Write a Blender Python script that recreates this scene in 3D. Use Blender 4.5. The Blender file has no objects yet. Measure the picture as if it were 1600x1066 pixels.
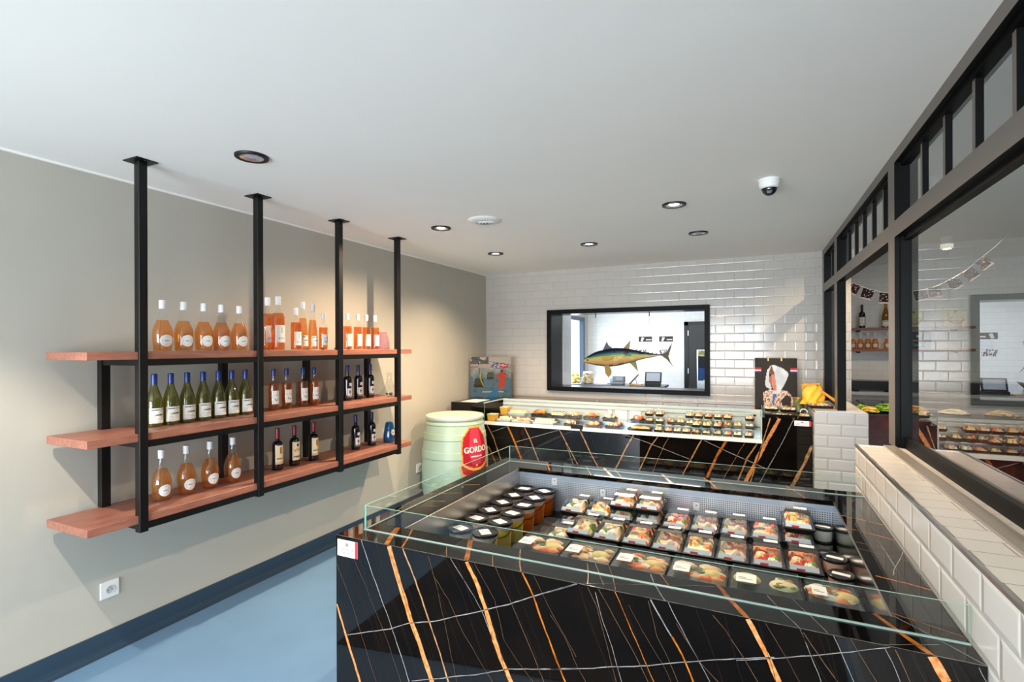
import bpy, bmesh, math, random
from mathutils import Vector, Matrix, noise as mnoise
import numpy as np
C = bpy.context.scene.collection
S = bpy.context.scene
R = math.radians
PI = math.pi

# ------------------------------------------------------------------ camera, world, light, exposure
cam_data = bpy.data.cameras.new('camera')
cam_data.sensor_width = 36.0
cam_data.lens = 18.006
cam_data.shift_y = 9.0/1600
cam_data.clip_start = 0.05
cam = bpy.data.objects.new('camera', cam_data)
C.objects.link(cam)
cam.matrix_world = (Matrix.Translation((0, 0, 1.80)) @ Matrix.Rotation(R(25.3046), 4, 'Z')
                    @ Matrix.Rotation(R(90), 4, 'X') @ Matrix.Rotation(R(-0.2122), 4, 'Z'))
S.camera = cam
S.view_settings.view_transform = 'Standard'
S.view_settings.look = 'None'
S.view_settings.gamma = 1.0
S.view_settings.use_curve_mapping = False
S.view_settings.exposure = 0.63
S.cycles.max_bounces = 10
S.cycles.diffuse_bounces = 4
S.cycles.glossy_bounces = 4
S.cycles.transparent_max_bounces = 24
S.cycles.caustics_reflective = False
S.cycles.caustics_refractive = False
S.cycles.sample_clamp_indirect = 4.0

w = bpy.data.worlds.new('daylight_sky')
S.world = w
w.use_nodes = True
w.node_tree.nodes['Background'].inputs[0].default_value = (0.72, 0.85, 1.0, 1)
w.node_tree.nodes['Background'].inputs[1].default_value = 1.3

def area(name, loc, rot, sx, sy, power, col):
    l = bpy.data.lights.new(name, 'AREA')
    l.shape = 'RECTANGLE'; l.size = sx; l.size_y = sy; l.energy = power; l.color = col
    o = bpy.data.objects.new(name, l); C.objects.link(o)
    o.location = loc; o.rotation_euler = rot
    return o
# daylight through the shopfront glazing behind the camera, the kitchen's window and the back room's side window
area('shopfront_daylight', (-1.55, -4.15, 1.45), (R(121), 0, 0), 3.7, 2.5, 400, (0.83, 0.93, 1.0))
area('kitchen_daylight', (2.9, -4.15, 1.6), (R(90), 0, 0), 3.4, 2.0, 36, (0.95, 0.97, 1.0))
area('back_room_daylight', (-3.56, 9.4, 1.4), (0, R(-90), 0), 2.1, 3.4, 34, (0.85, 0.94, 1.0))
area('back_room_ceiling_lamp', (-1.9, 9.3, 2.86), (0, 0, 0), 2.0, 1.4, 46, (1.0, 0.97, 0.92))
area('kitchen_ceiling_lamp', (2.6, 8.6, 3.2), (0, 0, 0), 2.2, 1.6, 15, (1.0, 0.84, 0.64))

# ------------------------------------------------------------------ materials
def lin(c):
    return tuple((v/12.92 if v <= 0.04045 else ((v+0.055)/1.055)**2.4) for v in c)
def rgb(r, g, b): return lin((r/255, g/255, b/255))
MATS = {}
def base(name):
    m = bpy.data.materials.new(name); m.use_nodes = True
    nt = m.node_tree
    return m, nt, nt.nodes, nt.links, nt.nodes['Principled BSDF']
def pm(name, col, rough=0.5, metal=0.0, spec=0.5, noise=0.0, scale=8.0, bump=0.0, bscale=200.0, coat=0.0, emit=None, estr=0.0, stretch=None, col2=None):
    if name in MATS: return MATS[name]
    m, nt, N, L, b = base(name)
    b.inputs['Base Color'].default_value = (*col, 1); b.inputs['Roughness'].default_value = rough
    b.inputs['Metallic'].default_value = metal; b.inputs['Specular IOR Level'].default_value = spec
    b.inputs['Coat Weight'].default_value = coat
    if emit: b.inputs['Emission Color'].default_value = (*emit, 1); b.inputs['Emission Strength'].default_value = estr
    tc = N.new('ShaderNodeTexCoord')
    src = tc.outputs['Object']
    if stretch:
        mp = N.new('ShaderNodeMapping'); mp.inputs['Scale'].default_value = stretch
        L.new(src, mp.inputs['Vector']); src = mp.outputs['Vector']
    if noise > 0:
        n = N.new('ShaderNodeTexNoise'); n.inputs['Scale'].default_value = scale; n.inputs['Detail'].default_value = 5
        L.new(src, n.inputs['Vector'])
        mx = N.new('ShaderNodeMix'); mx.data_type = 'RGBA'
        c2 = col2 or tuple(max(0, c*(1-noise)) for c in col)
        mx.inputs['A'].default_value = (*col, 1); mx.inputs['B'].default_value = (*c2, 1)
        rp = N.new('ShaderNodeMapRange'); rp.inputs['From Min'].default_value = 0.35; rp.inputs['From Max'].default_value = 0.65
        L.new(n.outputs['Fac'], rp.inputs['Value']); L.new(rp.outputs['Result'], mx.inputs['Factor'])
        L.new(mx.outputs['Result'], b.inputs['Base Color'])
    if bump > 0:
        n2 = N.new('ShaderNodeTexNoise'); n2.inputs['Scale'].default_value = bscale
        L.new(src, n2.inputs['Vector'])
        bp = N.new('ShaderNodeBump'); bp.inputs['Strength'].default_value = bump; bp.inputs['Distance'].default_value = 0.002
        L.new(n2.outputs['Fac'], bp.inputs['Height']); L.new(bp.outputs['Normal'], b.inputs['Normal'])
    MATS[name] = m
    return m
def tile_mat(name, col, grout, bw=0.205, rh=0.1025, rough=0.12, bevel=0.011, off=(0, 0), flat=0.5):
    m, nt, N, L, b = base(name)
    uv = N.new('ShaderNodeUVMap')
    mp = N.new('ShaderNodeMapping'); mp.inputs['Location'].default_value = (off[0], off[1], 0)
    L.new(uv.outputs['UV'], mp.inputs['Vector'])
    def brick(mortar, smooth):
        t = N.new('ShaderNodeTexBrick'); t.offset = 0.5
        t.inputs['Scale'].default_value = 1.0; t.inputs['Brick Width'].default_value = bw; t.inputs['Row Height'].default_value = rh
        t.inputs['Mortar Size'].default_value = mortar; t.inputs['Mortar Smooth'].default_value = smooth
        t.inputs['Color1'].default_value = (*col, 1); t.inputs['Color2'].default_value = (*[c*0.955 for c in col], 1)
        t.inputs['Mortar'].default_value = (*grout, 1); t.inputs['Bias'].default_value = 0.0
        L.new(mp.outputs['Vector'], t.inputs['Vector']); return t
    t1 = brick(0.0016, 0.1); t2 = brick(bevel, 1.0)
    L.new(t1.outputs['Color'], b.inputs['Base Color'])
    inv = N.new('ShaderNodeMath'); inv.operation = 'SUBTRACT'; inv.inputs[0].default_value = 1.0
    L.new(t2.outputs['Fac'], inv.inputs[1])
    bp = N.new('ShaderNodeBump'); bp.inputs['Strength'].default_value = flat; bp.inputs['Distance'].default_value = 0.004
    L.new(inv.outputs[0], bp.inputs['Height']); L.new(bp.outputs['Normal'], b.inputs['Normal'])
    rg = N.new('ShaderNodeMapRange'); rg.inputs['To Min'].default_value = rough; rg.inputs['To Max'].default_value = 0.7
    L.new(t1.outputs['Fac'], rg.inputs['Value']); L.new(rg.outputs['Result'], b.inputs['Roughness'])
    MATS[name] = m
    return m
def thin_glass(name, tint, gain=1.7, ior=1.5, body=None, bodyfac=0.0):
    m, nt, N, L, b = base(name); N.remove(b)
    out = N['Material Output']
    tr = N.new('ShaderNodeBsdfTransparent'); tr.inputs['Color'].default_value = (*tint, 1)
    last = tr.outputs[0]
    if body:
        df = N.new('ShaderNodeBsdfTranslucent'); df.inputs['Color'].default_value = (*body, 1)
        d2 = N.new('ShaderNodeBsdfDiffuse'); d2.inputs['Color'].default_value = (*body, 1)
        ad = N.new('ShaderNodeMixShader'); ad.inputs[0].default_value = 0.5
        L.new(df.outputs[0], ad.inputs[1]); L.new(d2.outputs[0], ad.inputs[2])
        mb = N.new('ShaderNodeMixShader'); mb.inputs[0].default_value = bodyfac
        L.new(last, mb.inputs[1]); L.new(ad.outputs[0], mb.inputs[2]); last = mb.outputs[0]
    gl = N.new('ShaderNodeBsdfGlossy'); gl.inputs['Roughness'].default_value = 0.0; gl.inputs['Color'].default_value = (1, 1, 1, 1)
    fr = N.new('ShaderNodeFresnel'); fr.inputs['IOR'].default_value = ior
    ge = N.new('ShaderNodeNewGeometry')
    iv = N.new('ShaderNodeMath'); iv.operation = 'SUBTRACT'; iv.inputs[0].default_value = 1.0; L.new(ge.outputs['Backfacing'], iv.inputs[1])
    mu = N.new('ShaderNodeMath'); mu.operation = 'MULTIPLY'; L.new(fr.outputs[0], mu.inputs[0]); L.new(iv.outputs[0], mu.inputs[1])
    mg = N.new('ShaderNodeMath'); mg.operation = 'MULTIPLY'; mg.inputs[1].default_value = gain; mg.use_clamp = True; L.new(mu.outputs[0], mg.inputs[0])
    mx = N.new('ShaderNodeMixShader'); L.new(mg.outputs[0], mx.inputs[0]); L.new(last, mx.inputs[1]); L.new(gl.outputs[0], mx.inputs[2])
    L.new(mx.outputs[0], out.inputs['Surface'])
    MATS[name] = m
    return m
def emit_mat(name, col, strength):
    m, nt, N, L, b = base(name)
    b.inputs['Base Color'].default_value = (*col, 1)
    b.inputs['Emission Color'].default_value = (*col, 1); b.inputs['Emission Strength'].default_value = strength
    MATS[name] = m; return m
def paint_mat(name, rough=0.5):
    m, nt, N, L, b = base(name)
    a = N.new('ShaderNodeAttribute'); a.attribute_name = 'paint'
    L.new(a.outputs['Color'], b.inputs['Base Color']); b.inputs['Roughness'].default_value = rough; b.inputs['Specular IOR Level'].default_value = 0.22
    MATS[name] = m; return m

greige = pm('greige_wall_paint', rgb(186, 182, 171), 0.75, noise=0.03, scale=3, bump=0.05, bscale=300)
ceil_m = pm('white_ceiling_paint', rgb(250, 247, 242), 0.8, noise=0.02, scale=1.5)
floor_m = pm('blue_grey_resin_floor', rgb(104, 138, 170), 0.33, noise=0.10, scale=2.2, bump=0.03, bscale=60)
skirt_m = pm('dark_blue_grey_resin', rgb(44, 64, 82), 0.3)
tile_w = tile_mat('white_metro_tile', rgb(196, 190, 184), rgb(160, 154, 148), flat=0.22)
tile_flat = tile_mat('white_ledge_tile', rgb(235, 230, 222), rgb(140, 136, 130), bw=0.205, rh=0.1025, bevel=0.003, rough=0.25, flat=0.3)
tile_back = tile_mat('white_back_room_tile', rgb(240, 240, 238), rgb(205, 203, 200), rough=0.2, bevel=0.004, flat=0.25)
black_m = pm('black_powder_coated_steel', rgb(11, 10, 10), 0.40, spec=0.35)
anth_m = pm('anthracite_aluminium', rgb(26, 24, 23), 0.27, spec=0.28)
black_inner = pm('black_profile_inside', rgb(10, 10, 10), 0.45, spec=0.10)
lit_front = pm('lit_profile_front', rgb(104, 96, 90), 0.4, spec=0.4)  # frame's shop-facing faces coloured lighter, as if catching the light
wood_m = pm('red_brown_wood', rgb(162, 106, 88), 0.42, noise=0.28, scale=9, stretch=(5, 0.7, 5), bump=0.03, bscale=40)
marble_m = pm('black_marble', (0.0028, 0.0026, 0.0028), 0.025, spec=0.38, noise=0.5, scale=5, col2=(0.0055, 0.0042, 0.0034))
vein_O = pm('amber_vein', rgb(188, 112, 38), 0.09, noise=0.5, scale=38, col2=rgb(126, 64, 18))
vein_M = pm('amber_and_white_vein', rgb(178, 98, 28), 0.09, noise=0.5, scale=60, col2=rgb(206, 150, 100))
vein_T = pm('tan_vein', rgb(178, 138, 98), 0.09, noise=0.4, scale=30, col2=rgb(120, 84, 52))
vein_W = pm('white_vein', rgb(152, 149, 148), 0.09, noise=0.4, scale=30, col2=rgb(110, 106, 104))
vein_F = pm('fine_tan_vein', rgb(104, 80, 58), 0.09, noise=0.4, scale=30)
vein_D = pm('faint_brown_vein', rgb(40, 31, 25), 0.09, noise=0.4, scale=30)
VEIN = {'O': 1, 'M': 2, 'T': 3, 'W': 4, 'D': 5, 'F': 6}
MARBLE = [marble_m, vein_O, vein_M, vein_T, vein_W, vein_D, vein_F]
red_marble = pm('red_brown_marble', rgb(112, 44, 22), 0.12, noise=0.6, scale=7, col2=rgb(60, 20, 10))
glass_m = thin_glass('clear_glass', (0.955, 0.985, 0.975), gain=1.15)
pane_m = thin_glass('window_glass', (0.90, 0.92, 0.91), gain=1.75)
bottle_glass = thin_glass('bottle_glass', (0.97, 0.98, 0.97), gain=1.3)
clear_plastic = thin_glass('clear_plastic', (0.94, 0.95, 0.95), gain=0.7, body=(0.85, 0.88, 0.9), bodyfac=0.008)
seal_m = pm('pale_glass_seal', rgb(150, 172, 168), 0.25, spec=0.5)
edge_m = pm('green_glass_edge', rgb(150, 200, 188), 0.15, spec=0.6)
steel_m = pm('brushed_steel', (0.62, 0.63, 0.65), 0.28, metal=1.0, noise=0.15, scale=20, stretch=(1, 1, 14))
mirror_steel = pm('polished_steel', (0.66, 0.65, 0.62), 0.16, metal=1.0)
white_lac = pm('white_lacquer', rgb(232, 234, 236), 0.25)
grey_liner = pm('pale_grey_liner', rgb(196, 202, 202), 0.35)
white_plastic = pm('white_plastic', rgb(236, 236, 234), 0.35)
paper_m = pm('white_paper', rgb(240, 240, 238), 0.6)
black_plastic = pm('black_plastic', rgb(20, 20, 22), 0.28)
dark_m = pm('matt_black', rgb(14, 14, 15), 0.5)
red_m = pm('red_print', rgb(205, 38, 52), 0.5)
pink_m = pm('pink_print', rgb(232, 120, 130), 0.5)
grey_print = pm('grey_print', rgb(120, 118, 122), 0.6)
brown_band = pm('brown_band', rgb(38, 30, 27), 0.35)
paint_m = paint_mat('painted_print', 0.5)
food_m = paint_mat('food_colours', 0.45)
fish_m = paint_mat('painted_fish', 0.42)

def perf_mat():
    m, nt, N, L, b = base('perforated_steel')
    uv = N.new('ShaderNodeUVMap')
    mp = N.new('ShaderNodeMapping'); mp.inputs['Scale'].default_value = (2*PI/0.0105,)*3
    L.new(uv.outputs['UV'], mp.inputs['Vector'])
    sx = N.new('ShaderNodeSeparateXYZ'); L.new(mp.outputs['Vector'], sx.inputs[0])
    def sn(o):
        s = N.new('ShaderNodeMath'); s.operation = 'SINE'; L.new(o, s.inputs[0]); return s.outputs[0]
    ad = N.new('ShaderNodeMath'); ad.operation = 'ADD'; L.new(sn(sx.outputs[0]), ad.inputs[0]); L.new(sn(sx.outputs[1]), ad.inputs[1])
    mr = N.new('ShaderNodeMapRange'); mr.inputs['From Min'].default_value = 0.55; mr.inputs['From Max'].default_value = 0.85
    L.new(ad.outputs[0], mr.inputs['Value'])
    mx = N.new('ShaderNodeMix'); mx.data_type = 'RGBA'
    mx.inputs['A'].default_value = (*rgb(196, 203, 214), 1); mx.inputs['B'].default_value = (*rgb(70, 74, 82), 1)
    L.new(mr.outputs['Result'], mx.inputs['Factor']); L.new(mx.outputs['Result'], b.inputs['Base Color'])
    b.inputs['Metallic'].default_value = 0.35; b.inputs['Roughness'].default_value = 0.35
    MATS['perforated_steel'] = m; return m
perf_m = perf_mat()

# ------------------------------------------------------------------ mesh builder
class MB:
    def __init__(s): s.v = []; s.f = []; s.m = []; s.c = []
    def face(s, pts, m=0, col=None):
        i = len(s.v); s.v += [tuple(p) for p in pts]; s.f.append(list(range(i, i+len(pts)))); s.m.append(m); s.c.append(col)
    def box(s, x0, x1, y0, y1, z0, z1, m=0, skip='', M=None, mm=None, col=None):
        p = [(x0, y0, z0), (x1, y0, z0), (x1, y1, z0), (x0, y1, z0), (x0, y0, z1), (x1, y0, z1), (x1, y1, z1), (x0, y1, z1)]
        if M is not None: p = [tuple(M @ Vector(q)) for q in p]
        i = len(s.v); s.v += p
        for k, q in {'b': (0, 3, 2, 1), 't': (4, 5, 6, 7), 'f': (0, 1, 5, 4), 'r': (1, 2, 6, 5), 'k': (2, 3, 7, 6), 'l': (3, 0, 4, 7)}.items():
            if k in skip: continue
            s.f.append([i+a for a in q]); s.m.append(mm[k] if mm and k in mm else m); s.c.append(col)
    def lathe(s, prof, n=28, m=0, cx=0, cy=0, sx=1, sy=1, cap0=True, cap1=True, col=None):
        i = len(s.v)
        for r, z in prof:
            for k in range(n):
                a = 2*PI*k/n; s.v.append((cx+r*sx*math.cos(a), cy+r*sy*math.sin(a), z))
        for j in range(len(prof)-1):
            for k in range(n):
                k2 = (k+1) % n
                s.f.append([i+j*n+k, i+j*n+k2, i+(j+1)*n+k2, i+(j+1)*n+k]); s.m.append(m); s.c.append(col)
        if cap0: s.f.append([i+k for k in reversed(range(n))]); s.m.append(m); s.c.append(col)
        if cap1:
            j = len(prof)-1; s.f.append([i+j*n+k for k in range(n)]); s.m.append(m); s.c.append(col)
    def tube(s, pts, r, n=8, m=0, col=None):
        pts = [Vector(p) for p in pts]; i = len(s.v)
        for j, p in enumerate(pts):
            d = (pts[min(j+1, len(pts)-1)]-pts[max(j-1, 0)]).normalized()
            a = d.cross(Vector((0, 0, 1)) if abs(d.z) < 0.95 else Vector((1, 0, 0))).normalized(); b = d.cross(a)
            rr = r[j] if isinstance(r, (list, tuple)) else r
            for k in range(n):
                t = 2*PI*k/n; s.v.append(tuple(p+a*math.cos(t)*rr+b*math.sin(t)*rr))
        for j in range(len(pts)-1):
            for k in range(n):
                k2 = (k+1) % n
                s.f.append([i+j*n+k, i+j*n+k2, i+(j+1)*n+k2, i+(j+1)*n+k]); s.m.append(m); s.c.append(col)
        s.f.append([i+k for k in reversed(range(n))]); s.m.append(m); s.c.append(col)
        s.f.append([i+(len(pts)-1)*n+k for k in range(n)]); s.m.append(m); s.c.append(col)
    def prism(s, poly, fn, t0, t1, m=0, col=None):
        # poly in 2d, fn(a,b,t) -> 3d
        n = len(poly); i = len(s.v)
        s.v += [tuple(fn(a, b, t0)) for a, b in poly]+[tuple(fn(a, b, t1)) for a, b in poly]
        s.f.append([i+k for k in reversed(range(n))]); s.f.append([i+n+k for k in range(n)])
        for k in range(n): s.f.append([i+k, i+(k+1) % n, i+n+(k+1) % n, i+n+k])
        s.m += [m]*(n+2); s.c += [col]*(n+2)
    def ball(s, c, r, nu=10, nv=7, m=0, col=None, sc=(1, 1, 1)):
        i = len(s.v)
        for j in range(nv+1):
            t = PI*j/nv
            for k in range(nu):
                a = 2*PI*k/nu; s.v.append((c[0]+r*sc[0]*math.sin(t)*math.cos(a), c[1]+r*sc[1]*math.sin(t)*math.sin(a), c[2]-r*sc[2]*math.cos(t)))
        for j in range(nv):
            for k in range(nu):
                k2 = (k+1) % nu
                s.f.append([i+j*nu+k, i+j*nu+k2, i+(j+1)*nu+k2, i+(j+1)*nu+k]); s.m.append(m); s.c.append(col)
    def grid(s, fn, nu, nv, colf=None, matf=None, keep=None):
        i = len(s.v)
        for b in range(nv+1):
            for a in range(nu+1): s.v.append(tuple(fn(a/nu, b/nv)))
        for b in range(nv):
            for a in range(nu):
                u, v = (a+0.5)/nu, (b+0.5)/nv
                if keep and not keep(u, v): continue
                k = i+b*(nu+1)+a
                s.f.append([k, k+1, k+nu+2, k+nu+1]); s.m.append(matf(u, v) if matf else 0); s.c.append(colf(u, v) if colf else None)
    def mesh(s, name, mats, smooth=False, uv=False, angle=35, merge=True):
        me = bpy.data.meshes.new(name)
        me.from_pydata(s.v, [], s.f)
        for mt in (mats if isinstance(mats, (list, tuple)) else [mats]): me.materials.append(mt)
        me.polygons.foreach_set('material_index', s.m)
        if any(c is not None for c in s.c):
            at = me.color_attributes.new('paint', 'FLOAT_COLOR', 'CORNER')
            buf = []
            for p, c in zip(me.polygons, s.c):
                c = lin([x/255 for x in (c or (200, 200, 200))]); buf += [c[0], c[1], c[2], 1.0]*p.loop_total
            at.data.foreach_set('color', buf)
        if uv:
            ul = me.uv_layers.new(name='uv')
            for p in me.polygons:
                n = p.normal; ax = max(range(3), key=lambda k: abs(n[k]))
                for li in p.loop_indices:
                    co = me.vertices[me.loops[li].vertex_index].co
                    ul.data[li].uv = (co.y, co.z) if ax == 0 else ((co.x, co.z) if ax == 1 else (co.x, co.y))
        if smooth:
            bm = bmesh.new(); bm.from_mesh(me)
            if merge: bmesh.ops.remove_doubles(bm, verts=bm.verts, dist=1e-6)
            bmesh.ops.recalc_face_normals(bm, faces=bm.faces) if smooth == 'fix' else None
            for e in bm.edges:
                e.smooth = len(e.link_faces) == 2 and e.calc_face_angle(0) < R(angle)
            for f in bm.faces: f.smooth = True
            bm.to_mesh(me); bm.free()
        me.validate(); me.update()
        return me
    def build(s, name, mats, parent=None, loc=None, **kw):
        o = bpy.data.objects.new(name, s.mesh(name, mats, **kw)); C.objects.link(o)
        if parent: o.parent = parent
        if loc: o.location = loc
        return o
def tag(o, label, cat, group=None, kind=None):
    o['label'] = label; o['category'] = cat
    if group: o['group'] = group
    if kind: o['kind'] = kind
    return o
def thing(name, label, cat, loc=(0, 0, 0), rz=0.0, group=None):
    o = bpy.data.objects.new(name, None); C.objects.link(o); o.empty_display_size = 0.05
    o.location = loc; o.rotation_euler = (0, 0, rz)
    return tag(o, label, cat, group)
def struct(o, label, cat='setting'):
    o['label'] = label; o['category'] = cat; o['kind'] = 'structure'; return o
def dup(root, loc, rz, label, group=None):
    r = root.copy(); C.objects.link(r); r.location = loc; r.rotation_euler = (0, 0, rz); r['label'] = label
    if group: r['group'] = group
    for ch in list(root.children):
        c = ch.copy(); C.objects.link(c); c.parent = r
        for g in list(ch.children):
            d = g.copy(); C.objects.link(d); d.parent = c
    return r
def remesh(root, child, me):   # give one copy's named part another mesh
    for ch in root.children:
        if ch.name.split('.')[0] == child: ch.data = me
def bevel(o, w, seg=2):
    m = o.modifiers.new('edge', 'BEVEL'); m.width = w; m.segments = seg; m.limit_method = 'ANGLE'; m.angle_limit = R(40)
    return o
def text_geo(txt, size):
    cu = bpy.data.curves.new('t', 'FONT'); cu.body = txt; cu.size = size; cu.align_x = 'CENTER'; cu.align_y = 'CENTER'; cu.resolution_u = 3
    o = bpy.data.objects.new('t', cu); C.objects.link(o)
    dg = bpy.context.evaluated_depsgraph_get(); dg.update()
    me = o.evaluated_get(dg).to_mesh()
    v = [tuple(x.co) for x in me.vertices]; f = [list(p.vertices) for p in me.polygons]
    o.evaluated_get(dg).to_mesh_clear(); bpy.data.objects.remove(o); bpy.data.curves.remove(cu)
    return v, f
def add_text(mb, txt, size, fn, m=0, sx=1.0, bold=0.0, col=None):
    v, f = text_geo(txt, size)
    for dx in ((0,) if not bold else (-bold, 0, bold)):
        i = len(mb.v); mb.v += [tuple(fn(a*sx+dx, b)) for a, b, _ in v]
        for q in f: mb.f.append([i+k for k in q]); mb.m.append(m); mb.c.append(col)
rnd = random.Random(7)
def strip(mb, pts, width, fn, m, jit=0.12, seed=0, clip=None):
    # a vein: a ribbon following a wandering line with a wandering width, on the slab's face
    rg = random.Random(seed)
    P = [Vector((a, b)) for a, b in pts]
    Q = []
    for i in range(len(P)-1):
        L = (P[i+1]-P[i]).length; n = max(2, int(L/0.022))
        for k in range(n): Q.append(P[i].lerp(P[i+1], k/n))
    Q.append(P[-1])
    n = len(Q); prev = None; ws = 1.0; off = 0.0
    for i in range(n):
        d = (Q[min(i+1, n-1)]-Q[max(i-1, 0)]).normalized(); nn = Vector((-d.y, d.x))
        ws += (rg.uniform(0.65, 1.35)-ws)*0.5; off += (rg.uniform(-1, 1)*0.003*(1+jit)-off)*0.35
        if i in (0, n-1): off *= 0.3
        c = Q[i]+nn*off; a = c+nn*width*ws*0.5; b = c-nn*width*ws*0.5
        if clip: a, b = [Vector((min(max(q.x, clip[0]), clip[1]), min(max(q.y, clip[2]), clip[3]))) for q in (a, b)]
        cur = (a, b)
        if prev: 
            mb.face([fn(*prev[0]), fn(*prev[1]), fn(*cur[1]), fn(*cur[0])], m)
        prev = cur
# ------------------------------------------------------------------ the setting
XL, YB, XR, HC = -3.489, 6.509, 0.677, 2.83
YR, KH, XE = 11.5, 3.3, 5.0
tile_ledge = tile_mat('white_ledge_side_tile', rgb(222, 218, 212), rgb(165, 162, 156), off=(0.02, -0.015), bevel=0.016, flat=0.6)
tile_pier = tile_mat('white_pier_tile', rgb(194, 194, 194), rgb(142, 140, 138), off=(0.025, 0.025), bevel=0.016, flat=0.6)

b = MB(); b.box(XL-0.06, XE, -4.1, YR+0.06, -0.06, 0)
struct(b.build('floor', floor_m), 'blue grey resin floor of the shop', 'floor')
b = MB(); b.box(XL-0.06, 0.80, -4.1, 6.95, HC, HC+0.07)
struct(b.build('ceiling', ceil_m), 'white painted ceiling of the shop', 'ceiling')
b = MB(); b.box(XL-0.06, 0.94, 6.95, YR+0.06, 2.9, 2.97)
struct(b.build('ceiling_back_room', ceil_m), 'white ceiling of the room behind the hatch', 'ceiling')
b = MB(); b.box(0.80, XE, -4.1, YR+0.06, KH, KH+0.07); b.box(0.735, 0.80, -4.1, 6.95, HC+0.07, KH)
struct(b.build('ceiling_kitchen', ceil_m), 'higher white ceiling of the kitchen behind the glazed partition', 'ceiling')
b = MB(); b.box(XL-0.06, XL, -4.1, 7.5, 0, 2.95); b.box(XL-0.06, XL, 7.5, YR, 0, 0.3); b.box(XL-0.06, XL, 7.5, YR, 2.45, 2.95); b.box(XL-0.06, XL, 11.2, YR, 0.3, 2.45)
struct(b.build('wall_left', greige), 'greige painted wall behind the wine rack', 'wall')
b = MB()
xa, xb, za, zb = -2.52, -0.487, 1.22, 2.28
b.box(XL, xa, YB, 6.95, 0, HC); b.box(xb, 0.80, YB, 6.95, 0, HC); b.box(xa, xb, YB, 6.95, 0, za); b.box(xa, xb, YB, 6.95, zb, HC)
b.box(0.80, 0.94, YB, 6.95, 0, KH)
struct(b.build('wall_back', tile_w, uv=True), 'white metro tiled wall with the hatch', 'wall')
b = MB(); b.box(XL, -2.47, 6.95, 7.29, 0, 2.9)
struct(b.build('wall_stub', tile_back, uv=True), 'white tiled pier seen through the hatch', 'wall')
b = MB(); b.box(XL-0.06, XE, YR, YR+0.06, 0, KH+0.07)
struct(b.build('wall_rear', tile_back, uv=True), 'white tiled rear wall of back room and kitchen', 'wall')
b = MB(); b.box(0.86, 0.94, 6.95, YR, 0, KH)
struct(b.build('wall_divider', tile_back, uv=True), 'white wall between back room and kitchen', 'wall')
b = MB(); b.box(XE, XE+0.06, -4.1, YR+0.06, 0, KH+0.07)
struct(b.build('wall_right', greige), 'far kitchen wall', 'wall')
b = MB()
b.box(XL-0.06, XE, -4.1, -4.0, 2.68, KH); b.box(XL-0.06, -3.38, -4.1, -4.0, 0, 2.68); b.box(0.35, 1.15, -4.1, -4.0, 0, 2.68); b.box(4.65, XE, -4.1, -4.0, 0, 2.68); b.box(1.15, 4.65, -4.1, -4.0, 0, 0.5)
struct(b.build('wall_front', greige), 'shopfront wall behind the viewer', 'wall')
b = MB()
for x in (-3.38, -2.45, -1.52, -0.59, 0.30): b.box(x, x+0.05, -4.09, -4.01, 0, 2.68)
b.box(-3.38, 0.35, -4.09, -4.01, 0, 0.08); b.box(-3.38, 0.35, -4.09, -4.01, 2.60, 2.68); b.box(-3.38, 0.35, -4.09, -4.01, 2.05, 2.10)
for x in (1.15, 2.87, 4.60): b.box(x, x+0.05, -4.09, -4.01, 0.5, 2.68)
b.box(1.15, 4.65, -4.09, -4.01, 0.5, 0.56); b.box(1.15, 4.65, -4.09, -4.01, 2.62, 2.68)
struct(b.build('window_3', black_m), 'black framed shopfront window', 'window')
b = MB(); b.box(-14, 14, -16, -4.1, -0.12, -0.06)
struct(b.build('pavement', pm('grey_paving', rgb(150, 148, 144), 0.8, noise=0.2, scale=6)), 'grey pavement outside the shop', 'pavement')
b = MB(); b.prism([(-2.55, -3.9), (0.45, -3.9), (0.45, 0.30), (-2.30, 0.80)], lambda x, y, t: (x, y, t), 0.0005, 0.006)
struct(b.build('floor_matting', pm('dark_matting', rgb(12, 12, 12), 0.95)), 'dark entrance matting on the floor, mirrored in the island marble', 'floor')
# coved resin skirting
b = MB()
prof = [(XL, 0), (XL+0.058, 0.0005), (XL+0.034, 0.006), (XL+0.02, 0.016), (XL+0.013, 0.034), (XL+0.010, 0.12), (XL, 0.12)]
b.prism(prof, lambda x, z, t: (x, t, z), -4.0, 6.5)
struct(b.build('baseboard_left', skirt_m), 'dark blue grey coved resin skirting', 'skirting')
b = MB(); b.box(XL, XL+0.014, -4.0, YB, HC-0.012, HC)
struct(b.build('trim_1', ceil_m), 'thin white bead where wall meets ceiling', 'trim')

# hatch frame
f = thing('window_1', 'black framed hatch in the tiled back wall', 'window'); f['kind'] = 'structure'
y0, y1 = 6.487, 6.96
for n, (p0, p1, q0, q1) in (('side_reveal', (xa-0.002, xa+0.035, za+0.035, zb-0.035)), ('side_reveal', (xb-0.035, xb+0.002, za+0.035, zb-0.035)), ('sill_board', (xa-0.002, xb+0.002, za-0.002, za+0.035)), ('head_board', (xa-0.002, xb+0.002, zb-0.035, zb+0.002))):
    b = MB(); b.box(p0, p1, y0, y1, q0, q1); b.build(n, anth_m, f)
b = MB()
for (p0, p1, q0, q1) in ((xa-0.012, xa+0.045, za+0.045, zb-0.045), (xb-0.045, xb+0.012, za+0.045, zb-0.045), (xa-0.012, xb+0.012, za-0.012, za+0.045), (xa-0.012, xb+0.012, zb-0.045, zb+0.012)):
    b.box(p0, p1, 6.457, 6.487, q0, q1)
b.build('architrave', black_inner, f)

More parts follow.
